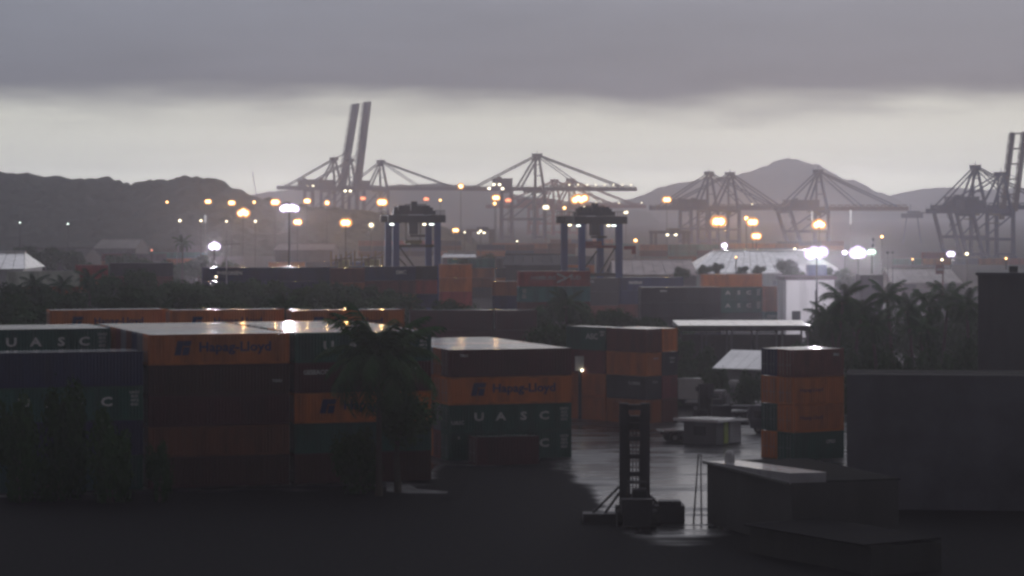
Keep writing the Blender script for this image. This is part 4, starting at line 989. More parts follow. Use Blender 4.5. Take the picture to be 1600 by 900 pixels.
# ------------------------------------------------------------------ sheds and buildings
def shed(px0, px1, D, depth, eave_y, ridge_y, label, wall_c, roof_c, hip=0.0, yaw=0.0, name='warehouse', rm=None):
    """gable or hip roofed shed, ridge along x; front wall at D"""
    w = (px1 - px0) / F * D; ze = PZ(eave_y, D); D2 = D + depth / 2; zr = PZ(ridge_y, D2)
    e = empty(name, (PX((px0 + px1) / 2, D), D, 0), yaw); tag(e, label, 'warehouse')
    h = w / 2
    b = MB(); b.box((0, depth / 2, ze / 2), (w, depth, ze)); wl = b.build('wall', WALLM, e, wall_c)
    hp = hip * w
    for s in (1, -1):
        y0, y1 = (-0.8, depth / 2) if s == 1 else (depth + 0.8, depth / 2)
        b = MB(); n = max(6, int(w / 2.2))
        for i in range(n):                      # roofing sheets with raised seams
            t0, t1 = i / n, (i + 1) / n
            a0, a1 = -h - 0.6 + (w + 1.2) * t0, -h - 0.6 + (w + 1.2) * t1 - 0.12
            r0, r1 = -h + hp + (w - 2 * hp) * t0, -h + hp + (w - 2 * hp) * t1 - 0.1
            dz = 0.03 * (i % 2)
            b.add([(a0, y0, ze + dz), (a1, y0, ze + dz), (r1, y1, zr + dz), (r0, y1, zr + dz), (a0, y0, ze - 0.25), (a1, y0, ze - 0.25), (r1, y1, zr - 0.25), (r0, y1, zr - 0.25)],
                  [(0, 1, 2, 3), (7, 6, 5, 4), (0, 4, 5, 1), (1, 5, 6, 2), (3, 2, 6, 7), (0, 3, 7, 4)] if s == 1 else [(3, 2, 1, 0), (4, 5, 6, 7), (1, 5, 4, 0), (2, 6, 5, 1), (7, 6, 2, 3), (4, 7, 3, 0)])
        b.build('roof', rm or SHEETM, e, roof_c)
    b = MB(); b.box((0, depth / 2, zr + 0.1), (w - 2 * hp + 0.6, 1.2, 0.35)); b.build('ridge_cap', rm or SHEETM, e, tuple(c * 0.8 for c in roof_c))
    if hip == 0:
        b = MB()
        for s in (-1, 1): b.add([(s * h * 0.999, 0, ze - 0.3), (s * h * 0.999, depth, ze - 0.3), (s * h * 0.999, depth / 2, zr - 0.3)], [(0, 1, 2)])
        b.build('gable', WALLM, e, wall_c)
    else:
        b = MB()
        for s in (-1, 1): b.add([(s * (h + 0.6), -0.8, ze), (s * (h + 0.6), depth + 0.8, ze), (s * (h - hp), depth / 2, zr)], [(0, 1, 2)])
        b.build('hip_end', SHEETM, e, roof_c)
    for i in range(int(w / 9)):
        b = MB(); b.box((-h + 5 + i * 9, -0.06, min(2.2, ze * 0.35)), (3.6, 0.16, min(4.4, ze * 0.7))); b.build('door', STEEL, e, (0.12, 0.12, 0.14))
    return e
PALE = (0.55, 0.54, 0.52)
shed(1082, 1318, 760, 46, 426, 391, 'big pale warehouse roof lit by the dazzling floodlights', (0.3, 0.3, 0.3), (0.80, 0.80, 0.78), hip=0.18)
shed(960, 1088, 690, 40, 429, 406, 'wide low warehouse with a pinkish pale roof right of the right gantry crane', (0.22, 0.2, 0.2), (0.62, 0.55, 0.54), rm=MATTE)
shed(1395, 1500, 840, 36, 441, 420, 'hazy warehouse with a pale roof left of the dark block at the right edge', (0.25, 0.23, 0.23), (0.55, 0.52, 0.51), rm=MATTE)
shed(148, 212, 1150, 40, 388, 374, 'small hazy shed with a pale roof before the left hill', (0.2, 0.2, 0.2), (0.26, 0.25, 0.24), rm=MATTE)
shed(-70, 36, 640, 26, 420, 394, 'white roofed shed cut by the left edge above the pale green container', (0.5, 0.5, 0.5), (0.72, 0.71, 0.71), hip=0.12)
shed(692, 742, 980, 30, 402, 396, 'low hazy shed between the two gantry cranes', (0.16, 0.15, 0.17), (0.4, 0.38, 0.4))
shed(790, 876, 720, 34, 414, 398, 'dark hazy shed behind the red lettered container', (0.10, 0.10, 0.11), (0.10, 0.10, 0.11), rm=MATTE)
shed(430, 520, 1200, 40, 390, 381, 'low hazy shed behind the tall white lamp mast', (0.14, 0.13, 0.15), (0.22, 0.20, 0.22), rm=MATTE)
shed(30, 130, 900, 40, 402, 388, 'low dark hazy shed behind the pale green container', (0.10, 0.10, 0.11), (0.12, 0.115, 0.12), rm=MATTE)
# white building with dark parapet
D = 525; e = empty('white_building', (PX(1266, D), D, 0), math.radians(4)); tag(e, 'white flat roofed building with a dark parapet behind the palms', 'building')
w = 76 / F * D; z = PZ(437, D)
b = MB(); b.box((0, 5, z / 2), (w, 10, z)); b.build('wall', WALLM, e, (0.80, 0.785, 0.80))
b = MB(); b.box((0, 5, z + 0.3), (w + 0.8, 10.8, 0.7)); b.build('parapet', STEEL, e, (0.10, 0.07, 0.08))
b = MB(); b.box((1.1, -0.04, PZ(469, D)), (0.5, 0.12, 3.6)); b.build('slot_window', GLASSM, e)
b = MB(); b.box((-2.6, -0.04, PZ(494, D)), (1.6, 0.12, 1.9)); b.build('window', GLASSM, e)
b = MB(); b.box((2.2, 6, z + 1.6), (3.4, 3.0, 2.0)); b.build('roof_tank', STEEL, e, (0.10, 0.12, 0.24))
# dark screen building among the far roofs
D = 600; e = empty('dark_building', (PX(1362, D), D, 0)); tag(e, 'dark square block above the palms, right of the white building', 'building')
b = MB(); b.box((0, 4, PZ(429, D) / 2), (36 / F * D, 8, PZ(429, D))); b.build('wall', WALLM, e, (0.11, 0.11, 0.12)); b = MB(); b.box((-0.2, -0.05, PZ(438, D)), (0.15, 0.1, 2.2)); b.box((0, -0.06, PZ(430, D)), (4.6, 0.1, 0.2)); b.build('wall_trim', STEEL, e, (0.2, 0.2, 0.2))
# red and white level sign by the blue crane legs
D = 700; e = empty('sign', (PX(1468, D), D, 0)); tag(e, 'dull red square sign board on a post left of the dark block', 'sign')
b = MB(); b.bar((0.8, 0.2, 0), (0.8, 0.2, PZ(413, D)), 0.35); b.build('post', STEEL, e, (0.25, 0.13, 0.13))
b = MB(); b.box((0, 0, PZ(421, D)), (2.0, 0.2, 2.3)); b.build('board', STEEL, e, (0.32, 0.13, 0.13)); b = MB(); b.box((0.1, -0.12, PZ(421, D)), (1.5, 0.05, 0.5)); b.build('stripe', STEEL, e, (0.5, 0.42, 0.42))
# long white canopy
D = 372; e = empty('canopy', (PX(1163, D), D, 0), 0.0); tag(e, 'long flat white canopy roof with dark shade under it', 'canopy')
w = 208 / F * D; z = PZ(515, D)
b = MB(); n = 9
for i in range(n):
    b = MB(); x0, x1 = -w / 2 + w * i / n + 0.02, -w / 2 + w * (i + 1) / n - 0.02
    b.add([(x0, -0.48, z + 0.55), (x1, -0.48, z + 0.55), (x1, 13.0, z + 0.72), (x0, 13.0, z + 0.72), (x0, -0.48, z + 0.1), (x1, -0.48, z + 0.1), (x1, 13.0, z + 0.1), (x0, 13.0, z + 0.1)], [(0, 1, 2, 3), (7, 6, 5, 4), (0, 4, 5, 1), (1, 5, 6, 2), (2, 6, 7, 3), (3, 7, 4, 0)])
    b.build('roof_sheet', SHEETM, e, (0.88, 0.88, 0.87)); b = MB(); b.box((0, -0.55, z + 0.2), (w + 0.1, 0.12, 0.62)); b.build('fascia', WALLM, e, (0.9, 0.9, 0.89))
for i in range(6):
    for y in (0.1, 8.2): b = MB(); b.box((-w / 2 + 0.4 + i * (w - 0.8) / 5, y, z / 2), (0.25, 0.25, z)); b.build('post', STEEL, e, (0.2, 0.2, 0.2))
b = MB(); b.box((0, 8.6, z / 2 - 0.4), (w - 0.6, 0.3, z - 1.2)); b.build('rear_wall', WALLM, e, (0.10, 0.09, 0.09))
# pitched white shed roof among shrubs
D = 352; e = empty('small_shed', (PX(1160, D), D, 0), -0.5); tag(e, 'small shed with a slanted white roof partly behind twigs', 'shed')
b = MB(); b.box((0, 2, PZ(578, D) / 2), (6.6, 5, PZ(578, D))); b.build('wall', WALLM, e, (0.16, 0.16, 0.15))
b = MB()
for i in range(5): b.bar((-3.7 + 1.5 * i + 0.7, -0.7, PZ(577, D) + 0.05), (-3.7 + 1.5 * i + 0.7, 5.0, PZ(556, D) + 0.4), 1.45, 0.10)
b.build('roof', SHEETM, e, (0.88, 0.87, 0.86))
# white sign on a dark post with a small lamp
D = 322; e = empty('lit_sign', (PX(906, D), D, 0)); tag(e, 'small white board with a bright lamp on a dark post right of the front stack', 'sign')
b = MB(); b.bar((0, 0.2, 0), (0, 0.2, PZ(560, D)), 0.35); b.build('post', STEEL, e, (0.05, 0.05, 0.06))
b = MB(); b.box((-0.05, 0, PZ(568, D)), (0.95, 0.16, 1.6)); b.build('board', WALLM, e, (0.78, 0.77, 0.76)); b = MB(); b.ball((0.25, -0.25, PZ(578.5, D)), 0.14, 8, 5); b.build('lamp', L_WARM, e)
# grey yard office with flat pale roof
D = 286; yw = math.radians(-38); e = empty('yard_office', (PX(1119, D), D, 0), yw); tag(e, 'low grey yard office with a flat pale roof and a yellow green door panel', 'shed')
z = PZ(660, D)
# corner at the origin, long side along -x and short side along the yaw normal
b = MB(); b.box((-2.0, 2.3, z / 2), (3.9, 4.5, z)); b.build('wall', WALLM, e, (0.13, 0.135, 0.145))
b = MB(); b.add([(-4.9, -0.4, z + 0.26), (0.5, -0.4, z + 0.26), (0.5, 5.2, z + 0.10), (-4.9, 5.2, z + 0.10), (-4.9, -0.4, z), (0.5, -0.4, z), (0.5, 5.2, z), (-4.9, 5.2, z)], [(0, 1, 2, 3), (7, 6, 5, 4), (0, 4, 5, 1), (1, 5, 6, 2), (2, 6, 7, 3), (3, 7, 4, 0)]); b.build('roof', SHEETM, e, (0.85, 0.84, 0.85))
b = MB(); b.box((-0.01, 1.75, z * 0.52), (0.1, 0.72, z * 0.94)); b.build('door', STEEL, e, (0.28, 0.36, 0.08))
b = MB()
for i in range(9): b.box((-0.0, 3.35, 0.25 + i * 0.27), (0.12, 1.9, 0.22))
b.build('louvre_panel', STEEL, e, (0.36, 0.36, 0.38))
b = MB(); b.box((-2.0, 0.0, z * 0.6), (1.4, 0.1, 0.9)); b.build('window', GLASSM, e)
# near low building with sheet roof, its long wall towards the left
e = empty('low_building', (PX(1105, 216), 216, 0), math.radians(-74)); tag(e, 'dark low building with a pale wet roof sheet in the right foreground', 'building')
z = PZ(722, 216); tl = 0.035
b = MB(); b.box((8.6, 4.0, z / 2), (17.2, 8.0, z)); b.build('wall', MATTE, e, (0.08, 0.08, 0.08))
for i in range(10):
    x0 = 0.1 + i * 1.7
    b = MB(); b.add([(x0, -0.15, z + 0.08 + tl * x0), (x0 + 1.66, -0.15, z + 0.08 + tl * (x0 + 1.66)), (x0 + 1.66, 2.6, z + 0.08 + tl * (x0 + 1.66)), (x0, 2.6, z + 0.08 + tl * x0), (x0, -0.15, z - 0.1), (x0 + 1.66, -0.15, z - 0.1), (x0 + 1.66, 2.6, z - 0.1), (x0, 2.6, z - 0.1)], [(0, 1, 2, 3), (0, 4, 5, 1), (1, 5, 6, 2), (2, 6, 7, 3), (3, 7, 4, 0)])
    b.build('roof_sheet', SHEETM, e, (0.40, 0.39, 0.41))
b = MB(); b.box((8.6, 5.4, z + 0.06), (17.2, 5.5, 0.1)); b.build('dark_roof', MATTE, e, (0.02, 0.02, 0.02))
b = MB(); b.box((8.6, -0.3, z + 0.0), (17.3, 0.16, 0.16)); b.build('gutter', STEEL, e, (0.12, 0.12, 0.12))
b = MB(); b.ball((2.4, 0.9, z + 0.75), (0.45, 0.35, 0.35), 8, 5); b.box((2.4, 0.9, z + 0.38), (0.8, 0.5, 0.6)); b.build('roof_vent', STEEL, e, (0.45, 0.44, 0.44))
# second, lower roof in the right foreground
e = empty('lean_to', (PX(1168, 197), 197, 0), math.radians(-61)); tag(e, 'long dark lean-to roof at the bottom right of the yard', 'building')
z = PZ(822, 197)
b = MB(); b.box((7, 3.0, z / 2), (14, 5.6, z)); b.build('wall', MATTE, e, (0.06, 0.06, 0.06))
for i in range(11):
    b = MB(); b.bar((0.65 + i * 1.26, -0.3, z + 0.1), (0.65 + i * 1.26, 5.9, z + 0.25), 1.22, 0.1)
    b.build('roof_sheet', MATTE, e, (0.016, 0.016, 0.018))
# two big dark buildings at the right
e = empty('dark_warehouse', (PX(1323, 226), 226, 0), math.radians(-7)); tag(e, 'big plain dark grey wall building filling the right foreground', 'building')
z = PZ(585, 226); Lw = 22.0
b = MB(); b.box((Lw / 2, 3, z / 2), (Lw, 6, z)); b.build('wall', mat('plain_rendered_wall', (0.125, 0.125, 0.145), rough=0.95, spec=0.08, dirt=0.55, dscale=0.12, bump=0.2, bscale=1.5), e)
b = MB(); b.box((Lw / 2 + 0.05, -0.06, z + 0.02), (Lw + 0.1, 0.14, 0.05)); b.build('roof_edge', STEEL, e, (0.4, 0.4, 0.4))
b = MB(); b.box((Lw / 2, 3, z + 0.02), (Lw - 0.1, 5.8, 0.1)); b.build('roof', MATTE, e, (0.05, 0.05, 0.05))
e = empty('dark_block', (PX(1528, 262), 262, 0), math.radians(-9.2)); tag(e, 'tall dark flat topped block at the right edge behind the palms', 'building')
z = PZ(430, 262)
b = MB(); b.box((6, 6, z / 2), (12, 12, z)); b.build('wall', WALLM, e, (0.10, 0.10, 0.105)); b = MB(); b.box((6, 6, z + 0.12), (12.4, 12.4, 0.25)); b.build('parapet', STEEL, e, (0.10, 0.10, 0.11)); b = MB(); b.box((3.2, 2, z + 0.5), (0.8, 0.8, 0.6)); b.build('roof_vent', STEEL, e, (0.1, 0.1, 0.1))
# pale yellow frames and boxes beyond the navy containers
D = 640; YEL = (0.36, 0.31, 0.12)
for px, wpx, yt, lab in ((533, 34, 401, 'dull yellow machine housing with posts left of the left gantry crane'), (576, 46, 400, 'second dull yellow machine housing touching the left gantry crane legs')):
    e = empty('yard_machine', (PX(px, D), D, 0)); tag(e, lab, 'machine', 'dull yellow machines'); w = wpx / F * D; z = PZ(yt, D)
    b = MB(); b.box((0, 2, z * 0.4), (w, 4, z * 0.8)); b.box((w * 0.1, 2, z * 0.87), (w * 0.5, 3, z * 0.14)); b.build('housing', STEEL, e, YEL)
    b = MB()
    for i in range(5): b.bar((-w / 2 + 0.2 + i * (w - 0.4) / 4, -0.1, 0), (-w / 2 + 0.2 + i * (w - 0.4) / 4, -0.1, z + (1.2 if i in (0, 3) else 0.4)), 0.3)
    b.bar((-w / 2, -0.1, z * 0.93), (w / 2, -0.1, z * 0.98), 0.3); b.bar((-w / 2, 0, z * 0.8), (w / 2, 0, z * 1.08), 0.2); b.build('frame', STEEL, e, (0.24, 0.17, 0.08))
    b = MB(); b.box((w * 0.05, -0.1, z * 0.72), (1.5, 0.2, 1.7)); b.build('window', GLASSM, e)

# ------------------------------------------------------------------ yard vehicles
def wheel(e, x, y, r=0.5, w=0.32):
    b = MB(); b.disc((x, y, r), (0, 1, 0), r, w, 14); o = b.build('wheel', DARKM, e)
    b = MB(); b.disc((x, y - math.copysign(w / 2, -y) , r), (0, 1, 0), r * 0.5, 0.04, 10); b.build('rim', STEEL, o, (0.25, 0.25, 0.25))
def truck(px, D, rz, cab_c, label, load=None, load_c=(0.3, 0.3, 0.3), length=9.0):
    e = empty('truck', (PX(px, D), D, 0), rz); tag(e, label, 'truck', 'trucks parked in the wet yard')
    b = MB(); b.box((-length / 2 + 1.2, 0, 0.95), (length - 0.6, 0.9, 0.25)); b.build('chassis', STEEL, e, (0.05, 0.05, 0.055))
    b = MB()                                         # cab with raked windscreen
    pts = [(1.3, 0.55), (3.1, 0.55), (3.15, 1.5), (2.9, 2.75), (2.5, 2.95), (1.35, 2.95)]
    n = len(pts); b.add([(x, -1.2, z) for x, z in pts] + [(x, 1.2, z) for x, z in pts], [tuple(range(n)), tuple(range(2 * n - 1, n - 1, -1))] + [((i + 1) % n, i, n + i, n + (i + 1) % n) for i in range(n)])
    cab = b.build('cab', STEEL, e, cab_c)
    b = MB(); b.add([(3.145, -1.0, 1.6), (3.145, 1.0, 1.6), (2.93, 1.0, 2.65), (2.93, -1.0, 2.65)], [(0, 1, 2, 3)]); b.build('windscreen', GLASSM, cab).location = (0.02, 0, 0)
    for s in (-1, 1): b = MB(); b.box((2.2, s * 1.205, 2.0), (0.95, 0.03, 0.7)); b.build('side_window', GLASSM, cab)
    b = MB(); b.box((3.15, 0, 0.65), (0.25, 2.4, 0.4)); b.build('bumper', STEEL, e, (0.12, 0.12, 0.12))
    for s in (-1, 1): b = MB(); b.box((3.2, s * 0.9, 1.0), (0.08, 0.35, 0.22)); b.build('headlight', mat('lamp_glass', (0.5, 0.5, 0.5), rough=0.15), e)
    for x in (2.2, -0.9 - length * 0.28, -2.3 - length * 0.28):
        for s in (-1, 1): wheel(e, x, s * 1.02)
    if load == 'box':
        b = MB(); b.box((-length / 2 + 1.4, 0, 2.3), (length - 2.2, 2.4, 2.3)); b.build('box_body', STEEL, e, load_c); b = MB(); b.box((-length / 2 + 1.4, 0, 3.50), (length - 2.1, 2.5, 0.1)); b.build('box_roof', SHEETM, e, (0.7, 0.7, 0.7))
    elif load == 'flat':
        b = MB(); b.box((-length / 2 + 1.2, 0, 1.2), (length - 1.6, 2.4, 0.18)); b.build('deck', STEEL, e, load_c)
        b = MB(); b.box((0.95, 0, 1.9), (0.1, 2.3, 1.3)); b.build('headboard', STEEL, e, load_c)
    return e
truck(1068, 340, math.radians(160), (0.62, 0.61, 0.60), 'white truck seen side on right of the corner stack', 'box', (0.55, 0.54, 0.53), 6.2)
truck(1150, 326, math.radians(165), (0.30, 0.29, 0.30), 'grey truck with a flat deck at the edge of the shrubs', 'flat', (0.16, 0.16, 0.17), 9)
truck(1128, 344, math.radians(20), (0.40, 0.38, 0.38), 'pale cab truck half behind the dark machine in the wet yard', 'flat', (0.2, 0.2, 0.2), 7)
truck(1160, 303, math.radians(-25), (0.10, 0.10, 0.12), 'dark flat truck with a wet deck just behind the yard office', 'flat', (0.22, 0.22, 0.24), 9)
def trailer(px, D, rz, L, label, deck_c):
    e = empty('flat_trailer', (PX(px, D), D, 0), rz); tag(e, label, 'trailer', 'flat trailers in the wet yard')
    b = MB(); b.box((0, 0, 1.18), (L, 2.44, 0.16)); b.build('deck', SHEETM, e, deck_c)
    b = MB()
    for s in (-0.5, 0.5): b.box((0, s, 0.95), (L - 0.4, 0.16, 0.34))
    for i in range(5): b.box((-L / 2 + 0.6 + i * (L - 1.2) / 4, 0, 0.98), (0.12, 2.3, 0.14))
    b.build('chassis', STEEL, e, (0.06, 0.05, 0.05))
    for x in (-L / 2 + 1.2, -L / 2 + 2.4):
        for s in (-1, 1): wheel(e, x, s * 0.98)
    for s in (-0.7, 0.7): b = MB(); b.bar((L / 2 - 2.2, s, 0), (L / 2 - 2.2, s, 1.0), 0.14); b.build('landing_leg', STEEL, e, (0.08, 0.08, 0.08))
trailer(1140, 333, math.radians(-12), 10, 'low flat trailer with a wet deck behind the yard office', (0.5, 0.5, 0.5))
trailer(1172, 318, math.radians(-10), 7, 'short flat trailer beside the right corner stack', (0.5, 0.5, 0.52))
trailer(1068, 291, math.radians(15), 5, 'small flat trailer left of the yard office', (0.45, 0.45, 0.44))
# container handlers: one near with an open mast, one far by the trucks
def handler(px, D, rz, mast_h, label, body_c, mast_w=2.32, arms=True):
    e = empty('container_handler', (PX(px, D), D, 0), rz); tag(e, label, 'forklift', 'container handlers')
    for s in (-1, 1):
        b = MB(); b.box((s * (mast_w / 2 - 0.36), 0.0, mast_h / 2 + 0.25), (0.70, 0.5, mast_h - 0.5)); b.box((s * (mast_w / 2 - 0.74), -0.16, mast_h * 0.48), (0.07, 0.3, mast_h * 0.86)); b.build('mast_upright', STEEL, e, body_c)
    for f in (0.10, 0.215, 0.40, 0.55, 0.70, 0.815, 0.965):
        b = MB(); b.box((0, 0.05, mast_h * f), (mast_w - 1.35, 0.4, 0.34 if f != 0.965 else 0.42)); b.build('mast_crossbar', STEEL, e, body_c)
    for s in (-0.12, 0.14):
        b = MB(); b.tube([(s, 0.32, 0.6), (s, 0.32, mast_h * 0.8)], 0.05, 6); b.build('lift_chain', STEEL, e, (0.06, 0.06, 0.06))
    b = MB(); b.box((0, 0.75, mast_h * 0.86), (mast_w * 1.0, 0.5, 0.5)); b.box((0, 0.9, mast_h * 0.80), (mast_w * 0.5, 0.3, 0.6)); b.build('carriage', STEEL, e, body_c)
    b = MB(); b.box((0, -2.6, 0.78), (2.0, 4.2, 1.3)); b.box((0, -4.1, 1.55), (2.3, 1.3, 1.1)); b.build('body', STEEL, e, body_c)
    b = MB(); b.box((0.3, -2.0, 2.0), (1.3, 1.5, 1.3), top=(0.85, 0.85)); cb = b.build('cabin', STEEL, e, body_c); b = MB(); b.box((0.3, -2.72, 2.1), (1.0, 0.06, 0.8)); b.build('window', GLASSM, cb)
    for s in (-1, 1): wheel(e, s * 0, s * 0.001, 0.01, 0.01) if False else None
    for x in (-1.25, 1.25):
        for y in (-0.6, -3.8):
            b = MB(); b.disc((x, y, 0.65), (1, 0, 0), 0.65, 0.45, 14); b.build('wheel', DARKM, e)
    b = MB()
    for x in (-0.55, 0.85):
        for y in (-2.9, -1.2): b.bar((x, y, 1.5), (x * 0.92, y, 3.1), 0.09)
    for i in range(6): b.box((0.15, -2.8 + i * 0.32, 3.14), (1.5, 0.07, 0.07))
    b.build('overhead_guard', STEEL, e, body_c)
    for s in (-1, 1):
        b = MB(); b.tube([(s * 0.5, -0.5, 0.9), (s * 0.5, -0.1, mast_h * 0.3)], 0.07, 6); b.tube([(s * 0.36, 0.15, 0.6), (s * 0.36, 0.15, mast_h * 0.62)], 0.055, 6); b.build('hydraulic_cylinder', STEEL, e, (0.16, 0.16, 0.16))
    b = MB(); b.tube([(-0.7, -3.6, 1.8), (-0.7, -3.6, 2.9)], 0.06, 6); b.build('exhaust_pipe', STEEL, e, (0.08, 0.07, 0.06))
    if arms:
        for x1, z1 in ((-3.3, 0.55), (-2.3, 0.6)):
            b = MB(); b.bar((-mast_w / 2, 0.1, 2.6 + (0.0 if x1 < -3 else -0.5)), (x1, -0.6, z1), 0.14); b.build('tilt_strut', STEEL, e, body_c)
        b = MB(); b.bar((mast_w / 2, 0, 1.9), (mast_w / 2 + 1.0, -0.4, 0.9), 0.2); b.build('tilt_strut', STEEL, e, body_c)
        b = MB(); b.box((2.4, -0.4, 0.65), (2.6, 2.2, 1.3)); b.box((2.6, -0.4, 1.45), (1.6, 1.5, 0.3))
        for i in range(6): b.bar((1.4 + i * 0.4, -1.3, 1.3), (1.4 + i * 0.4, -1.3, 1.65), 0.1)
        b.build('counterweight', STEEL, e, body_c)
        b = MB(); b.box((-2.6, -0.6, 0.35), (2.6, 1.8, 0.7)); b.build('fork_frame', STEEL, e, body_c)
handler(991.5, 217, 0.0, 8.9, 'tall open mast of a dark container handler standing in the wet yard', (0.045, 0.045, 0.05))
handler(1103, 318, 0.3, 4.2, 'small dark container handler beside the white truck', (0.035, 0.035, 0.04), mast_w=1.7, arms=False)
# thin leaning poles before the low building
for px, dx, lab in ((1091, -0.35, 'thin dark leaning cable pole in front of the wet yard, left of two'), (1095, 0.05, 'thin pale pole at the corner of the dark low building')):
    e = empty('cable_pole', (PX(px, 216.5), 216.5, 0)); tag(e, lab, 'pole')
    b = MB(); b.tube([(dx, 0, 0), (0, 0, PZ(712, 216.5))], [0.07, 0.05], 6); b.build('pole', STEEL, e, (0.03, 0.03, 0.03) if dx < 0 else (0.35, 0.35, 0.35))
    b = MB(); b.ball((0, 0, PZ(711, 216.5)), (0.09, 0.09, 0.12), 6, 4); b.build('insulator', STEEL, e, (0.4, 0.4, 0.4))
# ------------------------------------------------------------------ trees
def crown_mesh(seed, n=4200, lobes=16, leaf=0.36, flat=0.75):
    r = random.Random(seed); b = MB(); L = []
    for i in range(lobes):
        a = r.uniform(0, 2 * PI); q = r.uniform(0.1, 0.72); z = r.uniform(-0.55, 0.62)
        L.append((Vector((q * math.cos(a), q * math.sin(a), z * flat)), r.uniform(0.24, 0.46)))
    for i in range(n):
        c, s = L[int(r.random() ** 1.15 * lobes)]
        d = Vector((r.gauss(0, 1), r.gauss(0, 1), r.gauss(0, 1))).normalized()
        p = c + d * s * (r.uniform(0.55, 1.06) if r.random() < 0.93 else r.uniform(1.0, 1.3))
        nn = (d + Vector((r.gauss(0, .5), r.gauss(0, .5), r.gauss(0, .5) + 0.3))).normalized()
        t = nn.cross(Vector((r.gauss(0, 1), r.gauss(0, 1), r.gauss(0, 1)))).normalized(); u = nn.cross(t)
        k = leaf * r.uniform(0.09, 0.22)
        b.add([p - t * k - u * k * .1, p - u * k * .7, p + t * k + u * k * .1, p + u * k * .7], [(0, 1, 2, 3)])
    return b.mesh('crown', LEAF), L
CR = [crown_mesh(s) for s in (3, 14, 25, 36)]
def tree(px, ytop, D, rpx, label, group='trees in the belt behind the containers', vi=None, hz=None):
    r = rpx / F * D; z = max(2.2, PZ(ytop, D)); k = vi if vi is not None else random.randrange(4)
    me, L = CR[k]; rz_ = random.uniform(0, 6.28)
    e = empty('leafy_tree', (PX(px, D), D, 0), rz_); tag(e, label, 'tree', group)
    low = 'bush' in label or 'shrub' in label
    vr = hz or (z * 0.75 if low else min(r * 0.95, z * 0.45)); cz = z * 0.42 if low else z - vr * 0.82
    c = ob('crown', me, e, None, (0, 0, cz), None, (r, r, vr))
    b = MB(); tr = 0.12 + z * 0.014
    b.tube([(0, 0, -0.1), (0.1, 0.05, cz * 0.5), (0, 0.1, cz)], [tr * 1.4, tr, tr * 0.6], 7)
    for q, s in L[:6]: b.tube([(0.05, 0.05, cz * 0.72), (q.x * r * 0.5, q.y * r * 0.5, cz + (q.z - .15) * vr * 0.6), (q.x * r, q.y * r, cz + q.z * vr)], [tr * 0.55, tr * 0.35, tr * 0.12], 5, cap=False)
    b.build('trunk', BARKM, e)
    return e
rt = random.Random(5)
# belt, from left to right (column, top row, distance, crown radius in pixels)
belt = [(-15, 446, 400, 60), (40, 452, 380, 55), (70, 442, 440, 36), (115, 452, 400, 44), (165, 424, 450, 40), (205, 436, 420, 46), (232, 420, 470, 38), (262, 436, 430, 44), (300, 448, 400, 46), (338, 458, 380, 44), (382, 446, 440, 44), (420, 436, 460, 42),
        (452, 448, 420, 40), (486, 442, 450, 40), (520, 454, 410, 42), (556, 452, 430, 38), (590, 460, 400, 40), (628, 456, 430, 36), (660, 466, 400, 36), (702, 458, 440, 34), (738, 466, 410, 38), (775, 470, 400, 34), (808, 476, 390, 34), (846, 468, 420, 32), (878, 462, 440, 30),
        (905, 474, 400, 34), (942, 482, 390, 32), (975, 488, 380, 30), (1008, 490, 390, 30), (1040, 500, 370, 26), (20, 482, 350, 60), (120, 486, 350, 55), (215, 484, 350, 50), (560, 490, 345, 50), (655, 488, 340, 46), (860, 500, 340, 44), (900, 510, 330, 36), (1060, 520, 350, 30)]
adj = ['broad dark', 'rounded dark', 'ragged dark', 'tall dark', 'low dense']
near_of = [(130, 'above the green lettered container at the left edge'), (300, 'left of the thin pale pole'), (440, 'under the navy lettered containers at the left'), (590, 'left of the left gantry crane'), (700, 'at the feet of the left gantry crane'), (830, 'left of the red lettered container'), (960, 'under the red and teal containers'), (1100, 'behind the corner stack by the wet yard')]
seen = {}
belt += [(338, 440, 470, 34), (372, 438, 480, 34), (400, 434, 490, 36), (500, 436, 480, 34), (535, 440, 478, 32), (575, 444, 470, 32), (612, 450, 460, 30), (190, 446, 360, 44), (300, 440, 440, 40), (20, 440, 430, 44), (440, 462, 350, 48), (500, 470, 345, 46), (380, 474, 345, 48), (320, 476, 345, 46), (590, 476, 345, 44), (760, 484, 350, 36), (720, 480, 350, 40), (800, 492, 345, 36)]
belt = [(px, yt + (8 if 640 < px < 850 else 0), 445 if 640 < px < 850 and D < 440 else D, rp) for px, yt, D, rp in belt]
belt.sort()
for i, (px, yt, D, rp) in enumerate(belt):
    w = next((t for x, t in near_of if px < x), 'behind the yard')
    seen[w] = seen.get(w, 0) + 1
    lab = '%s tree %s, %s from left' % (adj[i % 5], w, ['first', 'second', 'third', 'fourth', 'fifth', 'sixth', 'seventh', 'eighth', 'ninth', 'tenth', 'eleventh', 'twelfth', 'thirteenth', 'fourteenth', 'fifteenth'][seen[w] - 1])
    tree(px, yt, D, rp, lab)
